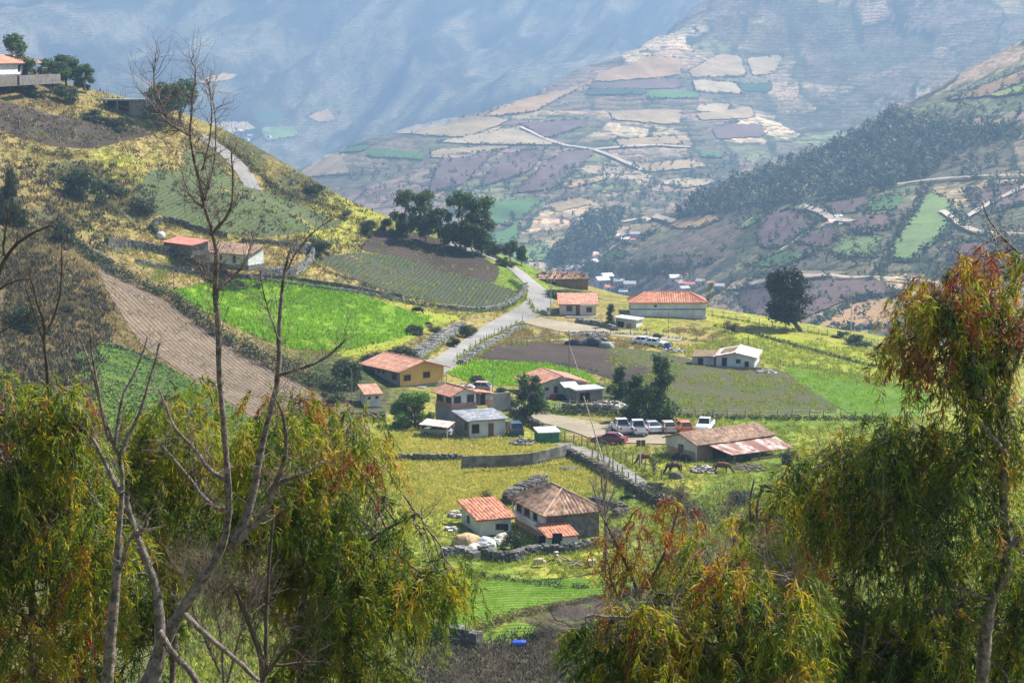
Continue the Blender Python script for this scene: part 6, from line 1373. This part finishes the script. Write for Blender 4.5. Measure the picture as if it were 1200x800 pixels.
tufts('meadow_grass', [(440,500),(700,520),(900,545),(1000,600),(760,640),(740,680),(520,670),(440,600)], 20000, .2, m_ggr, clump=.25)
tufts('meadow_grass', [(640,480),(1100,490),(1100,560),(850,560),(700,530)], 11000, .25, m_ggr, clump=.2)
tufts('pasture_grass', [(820,390),(960,395),(1110,440),(1090,462),(920,428),(780,410)], 9000, .3, m_ggr, clump=.1)
tufts('crop_plants', [(202,342),(240,333),(330,325),(420,345),(470,362),(505,372),(488,392),(400,412),(345,410),(290,390),(240,366)], 12000, .42, m_cgr, clump=.12)
tufts('crop_plants', [(522,436),(545,423),(640,426),(685,436),(702,452),(640,452),(560,452)], 4000, .35, m_cgr)
tufts('crop_plants', [(85,412),(125,400),(180,420),(240,455),(300,495),(340,560),(200,560),(100,500)], 9000, .35, m_leaf, tall=.5)
tufts('crop_plants', [(915,430),(960,430),(1040,448),(1100,462),(1075,490),(1000,487),(950,460)], 4000, .22, m_cgr, clump=.2)
tufts('crop_plants', [(545,682),(600,679),(752,677),(742,690),(610,713),(560,738),(500,738)], 5000, .14, m_cgr, clump=.2)
tufts('near_scrub', [(180,560),(480,560),(500,810),(180,810)], 9000, .4, m_ggr, ymin=90)
tufts('near_scrub', [(760,600),(1210,480),(1210,810),(760,810)], 14000, .4, m_ggr, ymin=90)
tufts('clods', [(545,418),(560,406),(620,401),(700,404),(790,447),(740,452),(690,436),(620,425)], 4000, .16, m_sgr, tall=.5)
tufts('clods', [(440,268),(490,273),(587,314),(580,332),(520,322)], 2500, .2, m_sgr, tall=.5)
tufts('clods', [(365,303),(420,296),(540,322),(612,343),(560,360),(480,350)], 3500, .25, m_leaf, tall=.5)
tufts('scrub_weeds', [(400,745),(560,748),(700,745),(780,700),(820,810),(400,812)], 9000, .3, m_sgr)
tufts('scrub_weeds', [(700,405),(840,428),(915,432),(990,482),(780,487),(700,478)], 7000, .25, m_ggr, clump=.3)
tufts('scrub_weeds', [(0,118),(60,120),(190,155),(60,175),(0,160)], 2500, .3, m_sgr, clump=.2)
tufts('stubble_stalks', [(105,300),(150,325),(300,420),(430,490),(350,520),(220,440),(130,350)], 5000, .25, m_dgr, clump=.35)
# ------------------------------------------------ far woods, far trees and the valley town
def far_wood(name, poly, n, h, m, ymin=600, lab=None, tone=.4, yspread=1.):
    xs = [p[0] for p in poly]; ys = [p[1] for p in poly]; u = nr.uniform(min(xs), max(xs), n*4); v = nr.uniform(min(ys), max(ys), n*4)
    k = inside(u, v, poly); u, v = u[k][:n], v[k][:n]; p = G(u, v, ymin); mb = MB()
    for q in p:
        hh = h*nr.uniform(.6, 1.3); k = 22; t = tone+nr.randn()*.3
        leafcloud(mb, [(q[0], q[1], q[2]+hh*.5, hh*.34, hh*.34, hh*.55, t)], k, hh*.17, .12)
    return tag(mb.build(name, m), kind='stuff')
m_far = foliage('far_wood_leaf', [(0,(.03,.042,.028)),(.5,(.08,.10,.055)),(1,(.18,.19,.09))], .15, .9)
far_wood('forest', [(788,250),(860,217),(900,206),(950,186),(985,172),(1020,150),(1048,131),(1075,148),(1130,152),(1190,158),(1130,172),(1090,208),(1062,216),(1010,231),(950,238),(900,247),(850,252),(810,256)], 1300, 9, m_far)
far_wood('forest', [(688,262),(730,252),(722,280),(706,294),(680,300),(655,312),(640,306),(668,285)], 260, 11, m_far)
far_wood('scrub', [(560,300),(660,262),(700,240),(760,250),(700,330),(640,340)], 170, 6, m_far)
far_wood('scrub', [(640,200),(760,190),(900,180),(980,175),(860,215),(780,250),(660,230)], 260, 6, m_far)
far_wood('scrub', [(850,320),(1100,330),(1150,400),(900,380)], 110, 4, m_far)
far_wood('scrub', [(1080,120),(1200,90),(1200,340),(1090,330),(1120,220)], 260, 6, m_far)
far_wood('scrub', [(400,200),(640,170),(700,200),(560,250),(420,240)], 140, 6, m_far)
far_wood('scrub', [(840,250),(1080,225),(1040,330),(860,330)], 160, 4.5, m_far)
def hedgerows():
    mb = MB()
    for kk, poly in FAR:
        if min(p[1] for p in poly) < 110 and min(p[0] for p in poly) < 450: continue
        n = len(poly); us, vs = [], []
        for i in range(n):
            a, b = poly[i], poly[(i+1) % n]
            if nr.rand() < .25: continue
            m = int(np.hypot(b[0]-a[0], b[1]-a[1])/2.2)
            for j in range(m):
                if nr.rand() < .3: continue
                us.append(a[0]+(b[0]-a[0])*j/m+nr.randn()*.8); vs.append(a[1]+(b[1]-a[1])*j/m+nr.randn()*.5)
        if not us: continue
        for q in G(us, vs, 620):
            h = nr.uniform(1.5, 4.5); leafcloud(mb, [(q[0], q[1], q[2]+h*.3, h*.8, h*.6, h*.5, .35+nr.randn()*.2)], 12, h*.35, .1)
    tag(mb.build('hedgerows', m_far), kind='stuff')
hedgerows()
def far_tree_proto(kind, seed):
    global nr
    keep = nr; nr = np.random.RandomState(seed); e = bpy.data.objects.new('far_tree', None); COL.objects.link(e); t = MB(); t.tube([(0,0,-.05),(0,0,.5)], [.03,.02], 5); c = MB()
    bl = [(nr.randn()*.12, nr.randn()*.12, z, .2, .2, .17, nr.uniform(.2,.7)) for z in np.linspace(.3,.85,6)] if kind else [(nr.randn()*.04, nr.randn()*.04, z, .2*(1.05-z), .2*(1.05-z), .12, nr.uniform(.2,.6)) for z in np.linspace(.15,.92,8)]
    leafcloud(c, bl, 420, .05, .15); t.build('trunk', m_barkd, e); c.build('crown', m_far, e); nr = keep; return e
FP = {}
def ftree(kind, u, v, hp, label, group=None, ymin=600, wide=1.):
    if kind not in FP: FP[kind] = far_tree_proto(kind, 300+kind); o = FP[kind]
    else: o = copy_tree(FP[kind])
    for k in ('label','category','group'):
        if k in o: del o[k]
    p = G(u, v, ymin)[0]; s = hp*p[1]/F; o.name = 'far_tree'; o.location = (p[0], p[1], p[2]-.03*s); o.scale = (s*wide, s*wide, s); o.rotation_euler = (0,0,nr.rand()*6.28)
    return tag(o, label, 'tree', group)
def single(s):
    for a, b in (('farmhouses', 'farmhouse'), ('houses', 'house'), ('buildings', 'building'), ('trees', 'tree')):
        if a in s: return s.replace(a, b, 1)
    return s
def frow(line, n, hp, label, kind=1, jit=2, wide=1.):
    L_ = np.array(line, float); d = np.r_[0, np.cumsum(np.hypot(*np.diff(L_, axis=0).T))]; t = np.linspace(0, d[-1], n)
    one = single(label)
    for a in t: ftree(kind, np.interp(a, d, L_[:, 0])+nr.randn()*jit, np.interp(a, d, L_[:, 1])+nr.randn()*jit*.6, hp*nr.uniform(.7, 1.3), one, label, wide=wide)
frow([(1086,222),(1072,245),(1058,268),(1046,292),(1036,312),(1030,325)], 40, 11, 'trees in the dark diagonal row beside the pale green strip on the right hillside', 1, 2.6)
frow([(905,333),(960,330),(1020,322),(1080,322)], 22, 6, 'trees along the bank under the green fields on the right hillside')
frow([(676,318),(700,322),(740,325),(775,320),(800,325)], 40, 16, 'trees in the hazy grove just behind the blue banded building', 1, 3, 1.2)
frow([(1000,160),(1100,162),(1195,160)], 22, 9, 'trees along the dark line above the brown right hillside', 0, 2)
frow([(560,240),(640,228),(700,205),(790,195)], 18, 5, 'small trees dotted along the far terraces left of the forest')
frow([(1030,355),(1000,375),(965,392)], 14, 6, 'shrubby trees on the diagonal edge of the peach coloured field')
frow([(470,157),(545,166),(600,150),(690,114)], 16, 3, 'tiny trees along the track on the far ridge')
frow([(1080,320),(1110,292),(1140,280),(1200,270)], 18, 7, 'trees along the gully right of the pale green strip')
frow([(840,345),(880,352),(960,345)], 10, 6, 'small trees on the slope left of the lone tree')
ftree(1, 808,327,30,'open grown tree standing in the hazy valley right of the blue banded building',wide=.9); ftree(0, 750,263,13,'pointed dark tree beside the yellow plot in the valley',wide=1.5); ftree(1, 600,264,18,'pale dark tree in the middle of the green valley field',wide=1.1)
ftree(0, 1052,137,16,'tallest tree on the crest of the far forest',wide=1.6); ftree(1, 815,40,10,'dark tree on the highest part of the far ridge',wide=1.3); ftree(1, 848,298,14,'round dark tree in the terraces beyond the thin pale tree'); ftree(1, 898,262,9,'round tree on the brown hill field'); ftree(1, 1078,345,14,'dark tree at the corner of the peach coloured field',wide=.9); ftree(1,1020,330,12,'dark bushy tree where the diagonal row reaches the bank',wide=1.5)
ftree(1, 397,135,6,'lonely small tree on the far ridge left end'); ftree(0, 532,135,4,'tiny tree on the far ridge line')
for q in [(680,310),(670,318),(695,322),(715,318),(645,322),(655,335)]: ftree(1, *q, 13, 'dark tree between the roofs of the valley town', 'trees in the valley town', wide=1.2)
# town houses
fw = [mat('far_white_wall', (.7,.68,.66), .9, .1, .3), mat('far_pink_wall', (.62,.42,.40), .9, .1, .3), mat('far_cream_wall', (.6,.5,.38), .9, .1, .3), mat('far_blue_wall', (.35,.42,.52), .9, .1, .3)]
fr = [mat('far_red_roof', (.45,.17,.11), .9, .1, .3), mat('far_grey_roof', (.35,.34,.35), .7, .1, .3), mat('far_pale_roof', (.6,.58,.58), .6, .1, .3)]
HP = {}
def town_house(u, v, wp, label, i, ymin=600):
    key = i % 6; p = G(u, v, ymin)[0]; s = wp*p[1]/F/10
    if key not in HP:
        e = bpy.data.objects.new('town_house', None); COL.objects.link(e); W, D, H, R = 10, 7+key % 3, 3.4+1.6*(key % 2), 1.6+.4*(key % 3)
        mesh_np('wall', [(-W/2,0,-2),(W/2,0,-2),(W/2,D,-2),(-W/2,D,-2),(-W/2,0,H),(W/2,0,H),(W/2,D,H),(-W/2,D,H),(-W/2,D/2,H+R),(W/2,D/2,H+R)], [(0,1,5,4),(1,2,6,9,5),(2,3,7,6),(3,0,4,8,7)], fw[key % 4], e)
        V = [(-W/2-.5,-.5,H-.2),(W/2+.5,-.5,H-.2),(W/2+.5,D/2,H+R+.05),(-W/2-.5,D/2,H+R+.05),(W/2+.5,D+.5,H-.2),(-W/2-.5,D+.5,H-.2)]; V += [(x,y,z+.25) for x,y,z in V]
        mesh_np('roof', V, [(6,7,8,9),(9,8,10,11),(0,3,2,1),(3,5,4,2),(0,1,7,6),(4,5,11,10)], fr[key % 3], e)
        for k, x in enumerate((-3,0,3)): part(e, 'window' if k != 1 else 'door', k_hole, [((x,-.02,H*.5 if k != 1 else 1.),(1.2,.1,1.2 if k != 1 else 2.))])
        HP[key] = e; o = e
    else: o = copy_tree(HP[key])
    for k in ('label','category','group'):
        if k in o: del o[k]
    o.name = 'town_house'; o.location = p; o.scale = (s, s, s); o.rotation_euler = (0,0,nr.uniform(-.6,.6)); return tag(o, single(label), 'house', label)
def town(pts, lab, wp, jit=2.5):
    for u, v in pts: town_house(u+nr.randn()*jit, v+nr.randn()*jit*.5, wp*nr.uniform(.75,1.3), lab, nr.randint(60))
town([(738,272),(730,277),(742,278),(725,282),(735,284),(745,281),(740,286),(718,281)], 'houses clustered around the bend of the hazy valley road', 9)
town([(700,303),(694,306),(688,309),(697,310),(690,314),(682,312),(676,318),(684,319),(703,300),(672,322),(668,316)], 'pink and white houses lining the valley road behind the adobe barn', 9)
town([(708,336),(716,340),(724,337),(700,338),(714,331),(730,343),(740,341)], 'pale houses between the adobe barn and the blue banded building', 12)
town([(795,338),(803,335),(812,339),(820,334),(806,342),(830,336),(788,334),(842,340)], 'low houses with pale roofs behind the blue banded building', 11)
town([(678,268),(684,266),(682,262),(672,264),(690,260)], 'pink farmhouses left of the dark wood on the valley side', 8, 2)
town([(978,262),(986,258),(992,260),(985,266),(975,266)], 'small farm buildings where the tracks meet on the right hillside', 7, 2)
town([(240,152),(250,156),(262,153),(272,157),(285,155),(296,160),(258,160),(245,146),(278,150),(290,166),(310,160),(268,147)], 'tiny houses of the distant village beyond the left hill', 5, 3)
town([(335,204),(342,203)], 'white buildings at the skyline behind the left hill', 8, 1.5)
town([(770,165),(1062,140),(596,262),(640,245)], 'scattered single farmhouses on the far terraces', 5, 1)
EXPO = 1.12
# ------------------------------------------------ haze, sky, sun, camera
def haze():
    bm = bmesh.new(); bmesh.ops.create_cube(bm, size=1)
    me = bpy.data.meshes.new('haze'); bm.to_mesh(me); bm.free()
    o = bpy.data.objects.new('haze', me); COL.objects.link(o)
    zl = float(GZ.min())-1.5; zt = 480
    o.scale = (5200, 6100, zt-zl); o.location = (0, 2980, (zt+zl)/2); tag(o, kind='stuff')
    m = bpy.data.materials.new('hazy_air'); m.use_nodes = True; nt = m.node_tree
    nt.nodes.remove(nt.nodes['Principled BSDF'])
    v = nt.nodes.new('ShaderNodeVolumePrincipled'); v.inputs['Color'].default_value = (.44,.67,1,1)
    v.inputs['Density'].default_value = HAZE; v.inputs['Anisotropy'].default_value = .35
    nt.links.new(v.outputs[0], nt.nodes['Material Output'].inputs['Volume'])
    me.materials.append(m)
HAZE = 1.85e-4
haze()
SUN_EL = math.radians(50); SUN_AZ = math.radians(62)    # azimuth clockwise from +Y
sd = Vector((math.sin(SUN_AZ)*math.cos(SUN_EL), math.cos(SUN_AZ)*math.cos(SUN_EL), math.sin(SUN_EL)))
li = bpy.data.lights.new('sun', 'SUN'); li.energy = 4.8; li.angle = math.radians(.5); li.color = (1, .95, .86)
lo = bpy.data.objects.new('sun', li); COL.objects.link(lo); lo.rotation_euler = (-sd).to_track_quat('-Z', 'Y').to_euler()
w = bpy.data.worlds.new('World'); SC.world = w; w.use_nodes = True; nt = w.node_tree
sky = nt.nodes.new('ShaderNodeTexSky'); sky.sky_type = 'NISHITA'; sky.sun_disc = False
sky.sun_elevation = SUN_EL; sky.sun_rotation = SUN_AZ
nt.links.new(sky.outputs[0], nt.nodes['Background'].inputs[0]); nt.nodes['Background'].inputs[1].default_value = .075
cd = bpy.data.cameras.new('camera'); cam = bpy.data.objects.new('camera', cd); COL.objects.link(cam)
cam.location = (0, 0, CAMZ); cam.rotation_euler = (math.pi/2-PIT, 0, 0)
cd.sensor_width = 36; cd.lens = 36*F/1200; cd.clip_end = 20000; cd.clip_start = .5
SC.camera = cam
SC.view_settings.view_transform = 'Standard'; SC.view_settings.look = 'None'; SC.view_settings.exposure = EXPO; SC.view_settings.gamma = 1
SC.cycles.max_bounces = 6; SC.cycles.volume_bounces = 1; SC.cycles.diffuse_bounces = 2; SC.cycles.glossy_bounces = 2; SC.cycles.transparent_max_bounces = 6
SC.cycles.use_denoising = True
